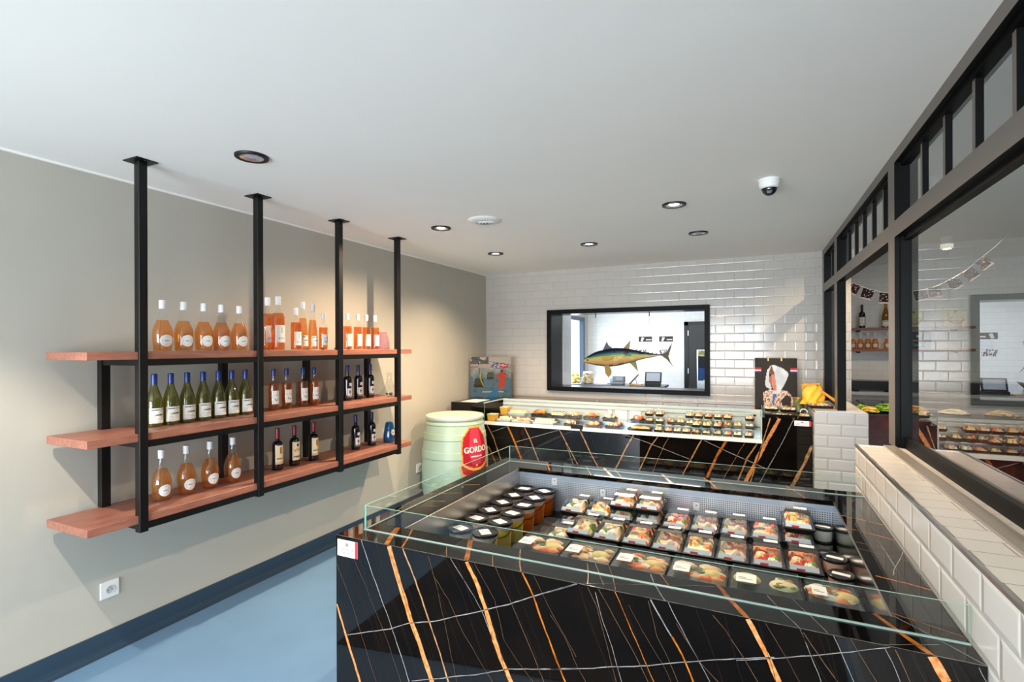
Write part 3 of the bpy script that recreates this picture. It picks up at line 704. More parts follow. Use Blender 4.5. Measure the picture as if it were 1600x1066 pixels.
# ------------------------------------------------------------------ island display counter
ZC, ZG = 1.038, 1.140
IX0, IX1, IY0, IY1 = -1.539, 0.497, 1.576, 3.165
WX0, WX1, WY0, WY1 = -1.342, 0.350, 1.755, 2.935
VF=[
('M',0.0187,[(-1.271,1.036),(-1.224,0.907),(-1.173,0.779),(-1.128,0.687),(-1.075,0.567)]),
('T',0.0061,[(-1.206,1.04),(-1.148,0.929),(-1.091,0.798),(-1.039,0.682),(-1.004,0.587)]),
('W',0.0036,[(-1.408,1.039),(-1.348,0.905),(-1.264,0.738),(-1.225,0.649),(-1.179,0.538)]),
('M',0.0098,[(-1.539,0.757),(-1.5,0.669),(-1.466,0.588),(-1.415,0.473)]),
('M',0.0155,[(-0.927,1.04),(-0.881,0.961),(-0.848,0.877),(-0.816,0.783),(-0.788,0.72),(-0.753,0.656)]),
('O',0.0055,[(-0.71,1.041),(-0.67,0.965),(-0.625,0.859),(-0.586,0.772),(-0.558,0.71)]),
('T',0.0019,[(-0.811,1.038),(-0.745,0.912),(-0.684,0.796),(-0.632,0.69)]),
('W',0.0026,[(-0.994,1.038),(-0.956,0.992),(-0.896,0.919),(-0.859,0.862),(-0.816,0.776)]),
('T',0.0015,[(-1.465,0.986),(-1.394,0.875),(-1.331,0.758),(-1.278,0.664),(-1.217,0.528)]),
('T',0.0014,[(-1.09,1.028),(-1.05,0.914),(-1.011,0.762),(-0.969,0.596)]),
('T',0.0014,[(-1.074,0.97),(-1.002,0.884),(-0.941,0.778),(-0.874,0.697)]),
('T',0.0013,[(-0.895,1.036),(-0.815,0.923),(-0.78,0.797),(-0.725,0.73),(-0.671,0.679)]),
('T',0.0015,[(-1.538,0.922),(-1.47,0.801),(-1.414,0.674)]),
('T',0.0013,[(-0.67,1.039),(-0.605,0.93),(-0.521,0.801)]),
('W',0.0038,[(-1.481,0.644),(-1.26,0.721),(-1.182,0.76),(-1.066,0.793),(-0.866,0.877),(-0.759,0.922),(-0.618,0.991),(-0.521,1.037)]),
('W',0.0028,[(-0.609,0.994),(-0.565,1.016),(-0.517,1.037)]),
('W',0.0034,[(-1.166,0.546),(-1.004,0.604),(-0.889,0.645),(-0.76,0.699),(-0.522,0.763)]),
('W',0.0033,[(-0.61,0.739),(-0.467,0.78),(-0.293,0.833),(-0.172,0.875),(-0.077,0.907),(0.047,0.945)]),
('W',0.0027,[(-0.049,0.912),(0.135,0.972),(0.224,1.004),(0.308,1.038)]),
('T',0.0018,[(-0.482,1.034),(-0.453,0.978),(-0.422,0.875),(-0.391,0.757)]),
('W',0.0018,[(-0.457,1.022),(-0.439,0.95),(-0.404,0.862),(-0.374,0.761)]),
('T',0.0018,[(-0.448,1.05),(-0.386,0.94),(-0.343,0.877),(-0.293,0.784)]),
('O',0.0022,[(-0.394,1.041),(-0.351,0.948),(-0.318,0.875),(-0.276,0.788)]),
('W',0.0041,[(-0.286,1.035),(-0.251,0.98),(-0.223,0.936)]),
('O',0.0057,[(-0.224,0.938),(-0.195,0.889),(-0.164,0.819)]),
('W',0.0021,[(-0.234,1.04),(-0.211,0.993),(-0.172,0.924),(-0.118,0.832)]),
('T',0.0016,[(-0.11,1.027),(-0.077,0.991),(-0.04,0.94),(0.006,0.866)]),
('T',0.0013,[(-0.292,1.03),(-0.267,0.93),(-0.231,0.863),(-0.207,0.807)]),
('T',0.0013,[(-0.351,1.004),(-0.296,0.914),(-0.251,0.85),(-0.227,0.802)]),
('T',0.0013,[(-0.211,0.98),(-0.148,0.885),(-0.096,0.838)]),
('T',0.0013,[(-0.609,0.917),(-0.561,0.86),(-0.518,0.771),(-0.49,0.729)]),
('M',0.0152,[(-0.019,1.039),(0.005,0.993),(0.034,0.936),(0.058,0.881)]),
('W',0.0018,[(0.109,1.039),(0.132,0.975),(0.158,0.908)]),
('T',0.0018,[(0.117,1.03),(0.151,0.979),(0.195,0.918)]),
('W',0.0017,[(0.186,1.038),(0.206,0.989),(0.231,0.928)]),
('W',0.0017,[(0.296,1.033),(0.311,0.999),(0.328,0.955)]),
('T',0.0021,[(0.318,1.034),(0.331,1.001),(0.348,0.961)]),
('M',0.0183,[(0.392,1.037),(0.406,1.008),(0.421,0.981)]),
('W',0.0013,[(0.481,1.032),(0.496,1.002)]),
('T',0.0013,[(0.026,1.034),(0.062,0.975),(0.108,0.894)]),
('T',0.0013,[(0.224,1.041),(0.252,0.988),(0.28,0.942)]),
]
VR=[
('O',0.0237,[(-1.362,1.749),(-1.32,1.653),(-1.287,1.573)]),
('O',0.0068,[(-1.292,1.757),(-1.25,1.663),(-1.214,1.583)]),
('O',0.0187,[(-1.013,1.762),(-0.933,1.583)]),
('T',0.0048,[(-0.797,1.76),(-0.761,1.666),(-0.719,1.583)]),
('T',0.0022,[(-1.062,1.657),(-1.015,1.585)]),
('T',0.002,[(-0.871,1.669),(-0.823,1.578)]),
('T',0.003,[(-0.534,1.741),(-0.505,1.656),(-0.486,1.587)]),
('T',0.002,[(-0.508,1.753),(-0.436,1.6)]),
('T',0.002,[(-0.463,1.773),(-0.432,1.69),(-0.396,1.587)]),
('W',0.0037,[(-0.317,1.749),(-0.287,1.669),(-0.243,1.58)]),
('O',0.0042,[(-0.285,1.764),(-0.247,1.687)]),
('O',0.014,[(-0.108,1.757),(-0.069,1.67),(-0.022,1.574)]),
('T',0.0013,[(-0.521,1.573),(-0.308,1.664),(-0.081,1.759)]),
('O',0.0154,[(0.306,1.759),(0.347,1.668),(0.392,1.575)]),
('W',0.0021,[(0.033,1.744),(0.073,1.651),(0.109,1.579)]),
('W',0.0021,[(0.1,1.764),(0.143,1.659),(0.174,1.583)]),
('O',0.0082,[(0.36,2.043),(0.43,2.021),(0.497,1.994)]),
('O',0.0034,[(0.348,1.779),(0.496,1.711)]),
('W',0.0027,[(0.352,1.761),(0.42,1.68),(0.5,1.581)]),
('W',0.0017,[(0.287,1.574),(0.423,1.641)]),
('T',0.0047,[(0.347,2.708),(0.428,2.67),(0.5,2.635)]),
('O',0.0051,[(0.351,2.525),(0.431,2.487),(0.496,2.449)]),
('T',0.0023,[(0.354,2.367),(0.487,2.306)]),
('T',0.0018,[(0.352,2.293),(0.492,2.226)]),
('W',0.0029,[(0.497,2.325),(0.458,2.21),(0.424,2.118),(0.414,2.073)]),
('O',0.0102,[(-1.236,3.147),(-1.134,2.909)]),
('M',0.0156,[(-0.853,3.144),(-0.795,3.037),(-0.738,2.915)]),
('T',0.0043,[(-0.97,3.148),(-0.875,2.925)]),
('T',0.003,[(-0.787,3.147),(-0.708,2.976)]),
('O',0.014,[(-0.502,3.144),(-0.459,3.042),(-0.409,2.908)]),
('O',0.0101,[(-0.264,3.14),(-0.223,3.055),(-0.182,2.931)]),
('O',0.0071,[(0.15,3.152),(0.194,3.047),(0.228,2.916)]),
('T',0.007,[(-1.567,2.395),(-1.374,2.483)]),
('T',0.0068,[(-1.584,2.21),(-1.38,2.303)]),
('T',0.005,[(-1.484,2.097),(-1.381,2.145)]),
('T',0.0038,[(-1.496,2.008),(-1.375,2.063)]),
('T',0.0036,[(-1.505,1.91),(-1.565,2.101)]),
]
VB=[
('T',0.0114,[(-2.899,0.888),(-2.802,0.699),(-2.714,0.462)]),
('O',0.0191,[(-2.624,0.888),(-2.537,0.697),(-2.446,0.492)]),
('T',0.0111,[(-2.408,0.89),(-2.342,0.745),(-2.229,0.489)]),
('T',0.0086,[(-1.983,0.889),(-1.91,0.744)]),
('W',0.0043,[(-1.91,0.744),(-1.821,0.506)]),
('O',0.016,[(-2.88,0.613),(-2.778,0.416)]),
('W',0.0046,[(-2.854,0.776),(-2.624,0.865)]),
('W',0.0056,[(-2.525,0.686),(-2.281,0.765),(-1.989,0.862)]),
('T',0.0137,[(-1.734,0.889),(-1.62,0.64),(-1.535,0.491)]),
('T',0.0152,[(-1.15,0.892),(-1.231,0.724),(-1.345,0.489)]),
('T',0.0099,[(-0.898,0.888),(-0.972,0.765),(-1.026,0.645)]),
('T',0.0115,[(-0.474,0.886),(-0.565,0.691),(-0.663,0.488)]),
('W',0.0061,[(-1.272,0.879),(-0.981,0.789),(-0.593,0.664)]),
('T',0.0029,[(-0.788,0.878),(-0.836,0.785),(-0.89,0.657)]),
('W',0.0065,[(-0.454,0.861),(-0.256,0.775),(-0.017,0.681),(0.085,0.64)]),
('O',0.0232,[(-0.25,0.887),(-0.325,0.738),(-0.425,0.504)]),
('T',0.0124,[(0.026,0.887),(-0.064,0.719),(-0.145,0.497)]),
('T',0.0101,[(0.137,1.145),(0.068,0.987)]),
('M',0.0324,[(0.214,1.144),(0.105,0.898),(0.002,0.673),(-0.079,0.488)]),
('W',0.0061,[(0.33,1.116),(0.232,0.887),(0.104,0.621),(0.048,0.502)]),
('T',0.0258,[(0.486,0.882),(0.416,0.712),(0.319,0.502)]),
('T',0.0031,[(-0.082,0.894),(-0.13,0.786),(-0.208,0.632)]),
]

isl = thing('display_island', 'black marble refrigerated island with amber veins and low glass walls', 'counter', (IX0, IY0, 0))
def io(x, y, z): return (x-IX0, y-IY0, z)
b = MB()
def bx(x0, x1, y0, y1, z0, z1, **k): b.box(x0-IX0, x1-IX0, y0-IY0, y1-IY0, z0, z1, **k)
bx(IX0, IX1, IY0, WY0, 0, ZC, skip=''); bx(IX0, IX1, WY1, IY1, 0, ZC); bx(IX0, WX0, WY0, WY1, 0, ZC, skip='fk'); bx(WX1, IX1, WY0, WY1, 0, ZC, skip='fk')
bx(WX0, WX1, WY0, WY1, 0.70, 0.78, skip='lrfk')
def fr(x, z): return io(x, IY0-0.0005, z)
def tp(x, y): return io(x, y, ZC+0.0003)
for i, (k, wd, pts) in enumerate(VF):
    pts = [(max(IX0+0.002, min(IX1-0.002, x)), min(z, ZC-0.001)) for x, z in pts]
    (xa_, za_), (xb_, zb_) = pts[-2], pts[-1]
    if zb_ < 0.76 and abs(zb_-za_) > abs(xb_-xa_):
        f_ = (zb_-0.03)/max(za_-zb_, 1e-3); xe = xb_+(xb_-xa_)*f_
        if xe > IX1: f_ *= (IX1-0.003-xb_)/(xe-xb_); xe = IX1-0.003
        pts = pts+[(xe, zb_+(zb_-za_)*f_)]
    strip(b, pts, wd*(0.8 if k == 'W' else 1), fr, VEIN['F' if k == 'T' and wd < 0.0026 else k], seed=i, clip=(IX0, IX1, 0.002, ZC))
rv = random.Random(3)
for i in range(30):          # hair-thin parallel veins that fill the slab
    x = rv.uniform(IX0-0.35, IX1-0.05); z = ZC-0.004; pts = [(x, z)]
    sl = rv.uniform(0.34, 0.50)
    while z > 0.05:
        z -= 0.13; x += 0.13*sl*rv.uniform(0.7, 1.3); pts.append((x, z))
    pts = [p for p in pts if IX0+0.004 < p[0] < IX1-0.004]
    if len(pts) > 1: strip(b, pts, rv.choice([0.0011, 0.0014, 0.0018]), fr, VEIN['D'], seed=100+i, clip=(IX0, IX1, 0.002, ZC))
for i, (k, wd, pts) in enumerate(VR):
    pts = [(max(IX0+0.002, min(IX1-0.002, x)), max(y, IY0+0.001)) for x, y in pts]
    # keep to the slab: stop at the well's edge
    q = []
    for x, y in pts:
        if WX0 < x < WX1 and WY0 < y < WY1:
            dx = min((x-WX0, 'l'), (WX1-x, 'r'), (y-WY0, 'f'), (WY1-y, 'k'))
            x, y = {'l': (WX0-0.001, y), 'r': (WX1+0.001, y), 'f': (x, WY0-0.001), 'k': (x, WY1+0.001)}[dx[1]]
        q.append((x, y))
    strip(b, q, wd, tp, VEIN[k], seed=200+i, clip=(IX0, IX1, IY0, IY1))
strip(b, [(IX0, IY0+0.0016), (IX1, IY0+0.0016)], 0.0026, tp, VEIN['W'], seed=998, clip=(IX0, IX1, IY0, IY0+0.004))
o = b.build('marble_body', MARBLE, isl)
b = MB()
b.box(WX0-IX0, WX1-IX0, WY1-0.006-IY0, WY1-IY0, 0.78, ZC-0.022); o = b.build('rear_liner', perf_m, isl, uv=True)
b = MB(); b.box(WX0-IX0, WX1-IX0, WY1-0.008-IY0, WY1-0.002-IY0, ZC-0.050, ZC-0.022); b.build('liner_lip', pm('blue_grey_steel', rgb(168, 182, 200), 0.3, metal=0.4), isl)
b = MB(); b.box(WX0-IX0, WX0+0.006-IX0, WY0-IY0, WY1-0.008-IY0, 0.78, ZC-0.004); b.build('side_liner', pm('satin_steel', (0.62, 0.60, 0.57), 0.36, metal=1.0), isl)
b = MB(); b.box(WX1-0.006-IX0, WX1-IX0, WY0-IY0, WY1-0.008-IY0, 0.78, ZC-0.001); b.build('side_liner', mirror_steel, isl)
b = MB(); b.box(WX0-IX0, WX1-IX0, WY0-IY0, WY0+0.006-IY0, 0.78, ZC-0.004); b.build('front_liner', steel_m, isl)
b = MB(); b.box(WX0+0.006-IX0, WX1-0.006-IX0, WY0+0.006-IY0, WY1-0.008-IY0, 0.778, 0.80); b.build('well_floor', dark_m, isl)
RZ = 0.865
b = MB(); b.box(-0.836-IX0, 0.2505-IX0, 2.27-IY0, WY1-0.01-IY0, 0.80, RZ); b.box(-0.985-IX0, WX1-0.008-IX0, 2.01-IY0, 2.225-IY0, 0.80, 0.884)
b.build('riser', black_plastic, isl)
def glass(x0, x1, y0, y1):
    lx = x1-x0 > y1-y0
    b = MB(); mm = {'t': 1, 'b': 1}
    mm.update({'l': 1, 'r': 1} if lx else {'f': 1, 'k': 1})
    b.box(x0-IX0, x1-IX0, y0-IY0, y1-IY0, ZC, ZG, mm=mm); b.build('glass_wall', [glass_m, edge_m], isl)
GX0, GX1, GY0, GY1 = -1.475, 0.494, 1.668, 3.078
for (x0, x1, y0, y1) in ((GX0-0.001, GX1, GY0-0.001, GY0+0.007), (GX0-0.001, GX1, GY1-0.007, GY1+0.001), (GX0-0.001, GX0+0.007, GY0+0.007, GY1-0.007)):
    b = MB(); b.box(x0-IX0, x1-IX0, y0-IY0, y1-IY0, ZC+0.0004, ZC+0.0035); b.build('glass_seal', seal_m, isl)
glass(GX0, GX1, GY0, GY0+0.006); glass(GX0, GX1, GY1-0.006, GY1); glass(GX0, GX0+0.006, GY0+0.0065, GY1-0.0065)
for x, z in ((-0.80, 0.95), (-0.285, 0.94), (-1.10, 0.985)):
    b = MB(); b.box(x-0.016-IX0, x+0.016-IX0, WY1-0.012-IY0, WY1-0.008-IY0, z-0.026, z+0.016); b.lathe([(0.004, 0), (0.004, 0.001)], 8, m=1)
    i = len(b.v); b.v[i-16:] = [(x-IX0+q[0], WY1-0.0125-IY0-q[2], z+q[1]) for q in b.v[i-16:]]
    b.build('tag_holder', [white_plastic, grey_print], isl)
def sign_label(parent, fn, W, H):
    b = MB()
    b.prism([(0, 0), (W, 0), (W, H), (0, H)], fn, 0, 0.0012, 0); b.prism([(W*0.86, 0), (W, 0), (W, H), (W*0.86, H)], fn, 0.0012, 0.0016, 1)
    b.prism([(W*0.40, H*0.62), (W*0.54, H*0.62), (W*0.54, H*0.76), (W*0.47, H*0.90), (W*0.40, H*0.76)], fn, 0.0012, 0.0016, 2)
    for k in range(9):
        x = W*(0.12+0.075*k); b.prism([(x, H*0.40), (x+W*0.05, H*0.40), (x+W*0.05, H*0.53), (x, H*0.53)], fn, 0.0012, 0.0016, 3)
    for k in range(12):
        x = W*(0.10+0.06*k); b.prism([(x, H*0.18), (x+W*0.042, H*0.18), (x+W*0.042, H*0.28), (x, H*0.28)], fn, 0.0012, 0.0016, 2)
    return b.build('name_sticker', [paper_m, red_m, grey_print, pink_m], parent)
sign_label(isl, lambda a, c, t: io(-1.530+a, IY0-0.0006-t, 0.958+c), 0.105, 0.066)

# ------------------------------------------------------------------ food packs
def noise2(x, y, s): 
    return 1.9*mnoise.noise((x*0.9, y*0.9, s*3.7))+0.9*mnoise.noise((x*2.1, y*2.1, s*5.3+9))
PALS = [  # a base, then blobs of food
 [(236, 222, 182), (244, 226, 150), (238, 128, 44), (112, 152, 48), (246, 236, 214), (238, 204, 160)],
 [(238, 206, 168), (236, 120, 56), (246, 232, 204), (120, 160, 60), (222, 84, 44), (248, 226, 170)],
 [(234, 216, 186), (246, 226, 140), (240, 146, 48), (96, 140, 46), (240, 200, 168), (250, 240, 216)],
 [(238, 192, 164), (220, 98, 70), (248, 236, 220), (236, 146, 100), (140, 172, 80), (246, 214, 180)],
 [(232, 140, 84), (222, 74, 36), (248, 234, 208), (110, 156, 54), (242, 160, 92), (244, 220, 160)],
 [(244, 226, 186), (246, 208, 112), (238, 140, 56), (242, 234, 210), (236, 196, 130), (190, 110, 60)]]
def food_mesh(name, W, D, h, z, seed, n=(20, 34)):
    rg = random.Random(seed); pal = PALS[seed % len(PALS)]
    blobs = [(rg.random(), rg.random(), rg.uniform(0.10, 0.24), rg.uniform(0.3, 1.0), pal[rg.randrange(1, len(pal))]) for _ in range(16)]
    def top(u, v):
        e = min(u, 1-u, v, 1-v); hh = 0.35*min(1, e*9)
        best = None
        for bu, bv, r, k, c in blobs:
            d = math.hypot((u-bu), (v-bv)*D/W)/r
            if d < 1:
                q = 0.35+k*0.65*math.sqrt(1-d*d)
                if q*min(1, e*10) > hh: hh = q*min(1, e*10); best = c
        return hh+0.06*noise2(u*9, v*12, seed)*min(1, e*8), best
    def col(u, v):
        _, c = top(u, v); c = c or pal[0]
        k = 1.0+0.10*noise2(u*23, v*31, seed+1)+0.10*(h2(int(u*40), int(v*60), seed)-0.5)
        return tuple(max(0, min(255, q*k)) for q in c)
    b = MB(); b.grid(lambda u, v: (W*(u-0.5), D*(v-0.5), z+h*max(0.05, top(u, v)[0])), n[0], n[1], col)
    i = len(b.v); b.face([(-W/2, -D/2, z-0.002), (-W/2, D/2, z-0.002), (W/2, D/2, z-0.002), (W/2, -D/2, z-0.002)], 0, pal[0])
    return b.mesh(name, food_m, smooth=True, angle=70)
def frustum(b, W0, D0, z0, W1, D1, z1, m=0, bot=True, top=True, mm=None):
    p = [(-W0/2, -D0/2, z0), (W0/2, -D0/2, z0), (W0/2, D0/2, z0), (-W0/2, D0/2, z0), (-W1/2, -D1/2, z1), (W1/2, -D1/2, z1), (W1/2, D1/2, z1), (-W1/2, D1/2, z1)]
    i = len(b.v); b.v += p
    fs = [(0, 1, 5, 4), (1, 2, 6, 5), (2, 3, 7, 6), (3, 0, 4, 7)]
    if bot: fs.append((0, 3, 2, 1))
    if top: fs.append((4, 5, 6, 7))
    for q in fs: b.f.append([i+a for a in q]); b.m.append(m); b.c.append(None)
PW, PD, PT, PH = 0.134, 0.250, 0.026, 0.067
b = MB(); frustum(b, PW-0.03, PD-0.03, 0, PW-0.004, PD-0.004, PT, top=False)
frustum(b, PW, PD, PT-0.002, PW, PD, PT+0.002, bot=True, top=False); tray_me = b.mesh('meal_tray_mesh', black_plastic)
b = MB(); frustum(b, PW-0.004, PD-0.004, PT+0.003, PW-0.030, PD-0.040, PH, bot=False); lid_me = b.mesh('meal_lid_mesh', clear_plastic)
b = MB()       # paper band across the lid
wl = lambda z: (PW-0.004)+((-0.026)*(z-PT)/(PH-PT))
for y0, y1 in ((-0.006, 0.032),):
    e = 0.0012
    b.box(-wl(PH)/2-e, wl(PH)/2+e, y0, y1, PH, PH+e)
    for s_ in (-1, 1):
        b.face([(s_*(wl(PH)/2+e), y0, PH+e), (s_*(wl(PH)/2+e), y1, PH+e), (s_*(wl(PT)/2+e), y1, PT+0.003), (s_*(wl(PT)/2+e), y0, PT+0.003)][::s_])
band_me = b.mesh('meal_band_mesh', brown_band)
b = MB(); b.box(-0.012, 0.044, 0.058, 0.088, PH+0.0004, PH+0.0012); tlabel_me = b.mesh('meal_label_mesh', paper_m)
b = MB()       # white and red sticker on the sloping front
ang = math.atan2(PH-PT, 0.018); 
def sl(a, t, lift): 
    y = -(PD-0.004)/2+0.018*t; z = PT+0.003+(PH-PT-0.003)*t; return (a, y-lift*math.sin(ang), z+lift*math.cos(ang))
b.face([sl(-0.056, 0.08, 0.0008), sl(0.050, 0.08, 0.0008), sl(0.046, 0.55, 0.0008), sl(-0.052, 0.55, 0.0008)], 0)
b.face([sl(-0.030, 0.08, 0.0014), sl(0.000, 0.08, 0.0014), sl(0.000, 0.26, 0.0014), sl(-0.030, 0.26, 0.0014)], 1)
fst_me = b.mesh('meal_sticker_mesh', [paper_m, red_m])
FOODS = [food_mesh('meal_food_mesh', PW-0.028, PD-0.046, 0.036, 0.024, s_) for s_ in range(6)]
def meal(x, y, z, k, label):
    t = thing('meal_pack', label, 'meal pack', (x, y, z+0.0006), rnd.uniform(-0.02, 0.02), 'lidded meal packs in the island')
    for n, me in (('tray', tray_me), ('meal', FOODS[k % 6]), ('lid', lid_me), ('paper_band', band_me), ('top_label', tlabel_me), ('front_sticker', fst_me)):
        o = bpy.data.objects.new(n, me); C.objects.link(o); o.parent = lid_o if n in ('top_label', 'front_sticker', 'paper_band') else t
        if n == 'lid': lid_o = o
    return t
colx = [0.184-0.1362*(8-k) for k in range(9)]
desc = ['carrot and rice', 'pale gratin', 'mash and greens', 'tomato and meat', 'red sauce', 'yellow rice']
# rear row; third, fourth and ninth columns stand two high
k = 0
where = ['nearest the soup buckets', 'second column from the soup buckets', 'third column from the soup buckets', 'fourth column from the soup buckets', 'fifth and middle column', 'sixth column from the soup buckets', 'third column from the oval tubs', 'second column from the oval tubs', 'column beside the oval tubs']
for c, x in enumerate(colx):
    n = 2 if c in (0, 2, 3, 8) else 1
    zb = 0.80 if c == 0 else RZ
    for lv in range(n):
        pos = ('top' if lv else 'bottom')+' meal pack of the rear stack, ' if n == 2 else 'meal pack lying alone in the rear row, '
        meal(x, 2.785+[0.0, 0.015, 0, 0, -0.01, 0.0, 0.015, 0.015, 0.015][c], zb+lv*(PH+0.0024), [1, 5, 0, 2, 4, 3, 3, 1, 4][c]+lv, pos+where[c])
for c, x in enumerate(colx):
    zb = 0.80 if c == 0 else RZ
    meal(x, 2.470+[0.03, 0.025, 0.012, 0.012, 0, 0, 0, 0, 0][c], zb, [2, 0, 2, 1, 3, 5, 3, 4, 4][c], 'meal pack in the front row, '+where[c])

# flat platters along the front of the island
def platter_mesh(W, D, double=False, seed=0):
    parts = []
    b = MB(); frustum(b, W-0.03, D-0.03, 0, W-0.006, D-0.006, 0.030, top=False); frustum(b, W, D, 0.029, W, D, 0.033, top=False)
    if double: b.box(-0.004, 0.004, -D/2+0.01, D/2-0.01, 0.004, 0.031)
    parts.append(('tray', b.mesh('platter_tray', black_plastic)))
    b = MB(); frustum(b, W-0.006, D-0.006, 0.034, W-0.026, D-0.026, 0.050, bot=False)
    parts.append(('lid', b.mesh('platter_lid', clear_plastic)))
    rg = random.Random(seed); b = MB()
    if double:
        b.ball((-W*0.25, 0.012, 0.026), 0.050, 16, 8, col=(232, 212, 146), sc=(1, 0.9, 0.42))
        b.ball((W*0.25, 0.0, 0.026), 0.050, 16, 8, col=(238, 222, 176), sc=(1, 0.9, 0.42))
        for q in range(12): b.ball((W*0.25+rg.uniform(-.03, .035), rg.uniform(-.04, .03), 0.043), rg.uniform(.006, .011), 8, 5, col=rg.choice([(228, 110, 60), (120, 156, 64), (150, 180, 90), (240, 228, 206)]), sc=(1.4, .8, .5))
    else:
        b.ball((W*0.24, -0.012, 0.026), 0.042, 14, 8, col=(232, 206, 132), sc=(1, 0.85, 0.50))
        b.ball((W*0.28, -0.02, 0.030), 0.026, 10, 6, col=(240, 222, 160), sc=(1, 1, 0.5))
        for q in range(30): b.ball((rg.uniform(-.36, .38)*W, rg.uniform(-.28, .28)*D, 0.023), rg.uniform(.018, .028), 9, 6, col=rg.choice([(232, 140, 70), (224, 104, 50), (236, 214, 176), (238, 226, 204), (230, 180, 130)]), sc=(1.2, .8, .6))
        for q in range(7): b.ball((rg.uniform(-.10, .14)*W, rg.uniform(-.15, .2)*D, 0.041), rg.uniform(.004, .008), 7, 4, col=rg.choice([(90, 130, 60), (130, 160, 80), (110, 140, 70)]), sc=(1.8, .7, .5))
    parts.append(('food', b.mesh('platter_food', food_m, smooth=True)))
    b = MB(); b.box(-W*0.40, -W*0.12, -D*0.34, 0.006, 0.0505, 0.0512)
    b.box(-W*0.37, -W*0.26, -D*0.16, -D*0.14, 0.0512, 0.0515, m=1); b.box(-W*0.37, -W*0.17, -D*0.22, -D*0.20, 0.0512, 0.0515, m=1)
    parts.append(('price_label', b.mesh('platter_label', [paper_m, grey_print])))
    return parts
pl_var = [platter_mesh(0.215, 0.205, seed=s_) for s_ in range(3)]; pl_dbl = platter_mesh(0.245, 0.205, True, 5); pl_end = platter_mesh(0.165, 0.20, False, 9)
for i, (x, kd, lab) in enumerate(((-0.862, 0, 'lidded fish platter nearest the soup buckets in the front row of the island'), (-0.643, 1, 'second lidded platter of the front row counted from the soup buckets'), (-0.424, 2, 'third lidded platter of the front row counted from the soup buckets'), (-0.203, 0, 'lidded platter just before the double compartment platter'), (0.034, 3, 'wide lidded platter with two round portions side by side'), (0.248, 4, 'last lidded platter of the front row beside the oval tubs'))):
    t = thing('fish_platter', lab, 'platter', (x, 2.128, 0.8846), group='flat platters along the island front')
    for n, me in (pl_var+[pl_dbl, pl_end])[kd]:
        o = bpy.data.objects.new(n, me); C.objects.link(o); o.parent = lid_o if n == 'price_label' else t
        if n == 'lid': lid_o = o

# soup buckets
def soup(name, col):
    return pm(name, col, 0.25, spec=0.5)
s_or = soup('orange_soup', rgb(206, 108, 22)); s_ye = soup('yellow_soup', rgb(222, 196, 60)); s_br = soup('brown_soup', rgb(140, 74, 40)); s_gr = soup('pale_green_soup', rgb(190, 188, 120))
rim_pl = pm('milky_plastic', rgb(206, 196, 186), 0.3)
def bucket(x, y, m, label):
    t = thing('soup_bucket', label, 'bucket', (x, y, 0.8006), rnd.uniform(-0.5, 0.5)-0.4, 'black lidded soup buckets'); t.scale = (1.06, 1.06, 1.06)
    me = []
    b = MB(); b.lathe([(0.047, 0), (0.049, 0.003), (0.0535, 0.098)], 30, cap1=False); b.build('pot', m, t, smooth=True)
    b = MB(); b.lathe([(0.0535, 0.0975), (0.0545, 0.100), (0.0555, 0.119)], 30, cap0=False); b.build('rim', rim_pl, t, smooth=True)
    b = MB(); b.lathe([(0.0575, 0.117), (0.0595, 0.118), (0.0595, 0.128), (0.057, 0.131), (0.053, 0.131), (0.051, 0.127), (0.002, 0.127)], 34); ld = b.build('lid', black_plastic, t, smooth=True)
    b = MB(); b.box(-0.031, 0.031, -0.022, 0.022, 0.1275, 0.1282)
    for q in range(3): b.box(-0.024, 0.02-0.008*q, 0.010-0.011*q, 0.012-0.011*q, 0.1282, 0.1284, m=1)
    b.build('paper_label', [paper_m, grey_print], ld)
    b = MB(); b.tube([(0.0562*math.cos(a), 0.0562*math.sin(a), 0.105-0.035*math.sin((a+PI*0.75)/(PI)*PI)) for a in [(-0.75+k/12)*PI for k in range(13)]], 0.0022, 6); b.build('handle', black_plastic, t, smooth=True)
rows = ['at the back wall', 'second row from the back', 'third row from the back', 'fourth row from the back', 'fifth row from the back', 'front row behind the glass']
for i, y in enumerate((2.855, 2.705, 2.556, 2.408, 2.264, 2.106)):
    bucket(-1.270, y, [s_br, s_br, s_br, s_br, s_gr, s_gr][i], 'black lidded soup bucket of the outer column, '+rows[i])
    bucket(-1.139, y, [s_or, s_or, s_or, s_ye, s_ye, s_ye][i], ('orange' if i < 3 else 'yellow')+' soup bucket of the inner column, '+rows[i])
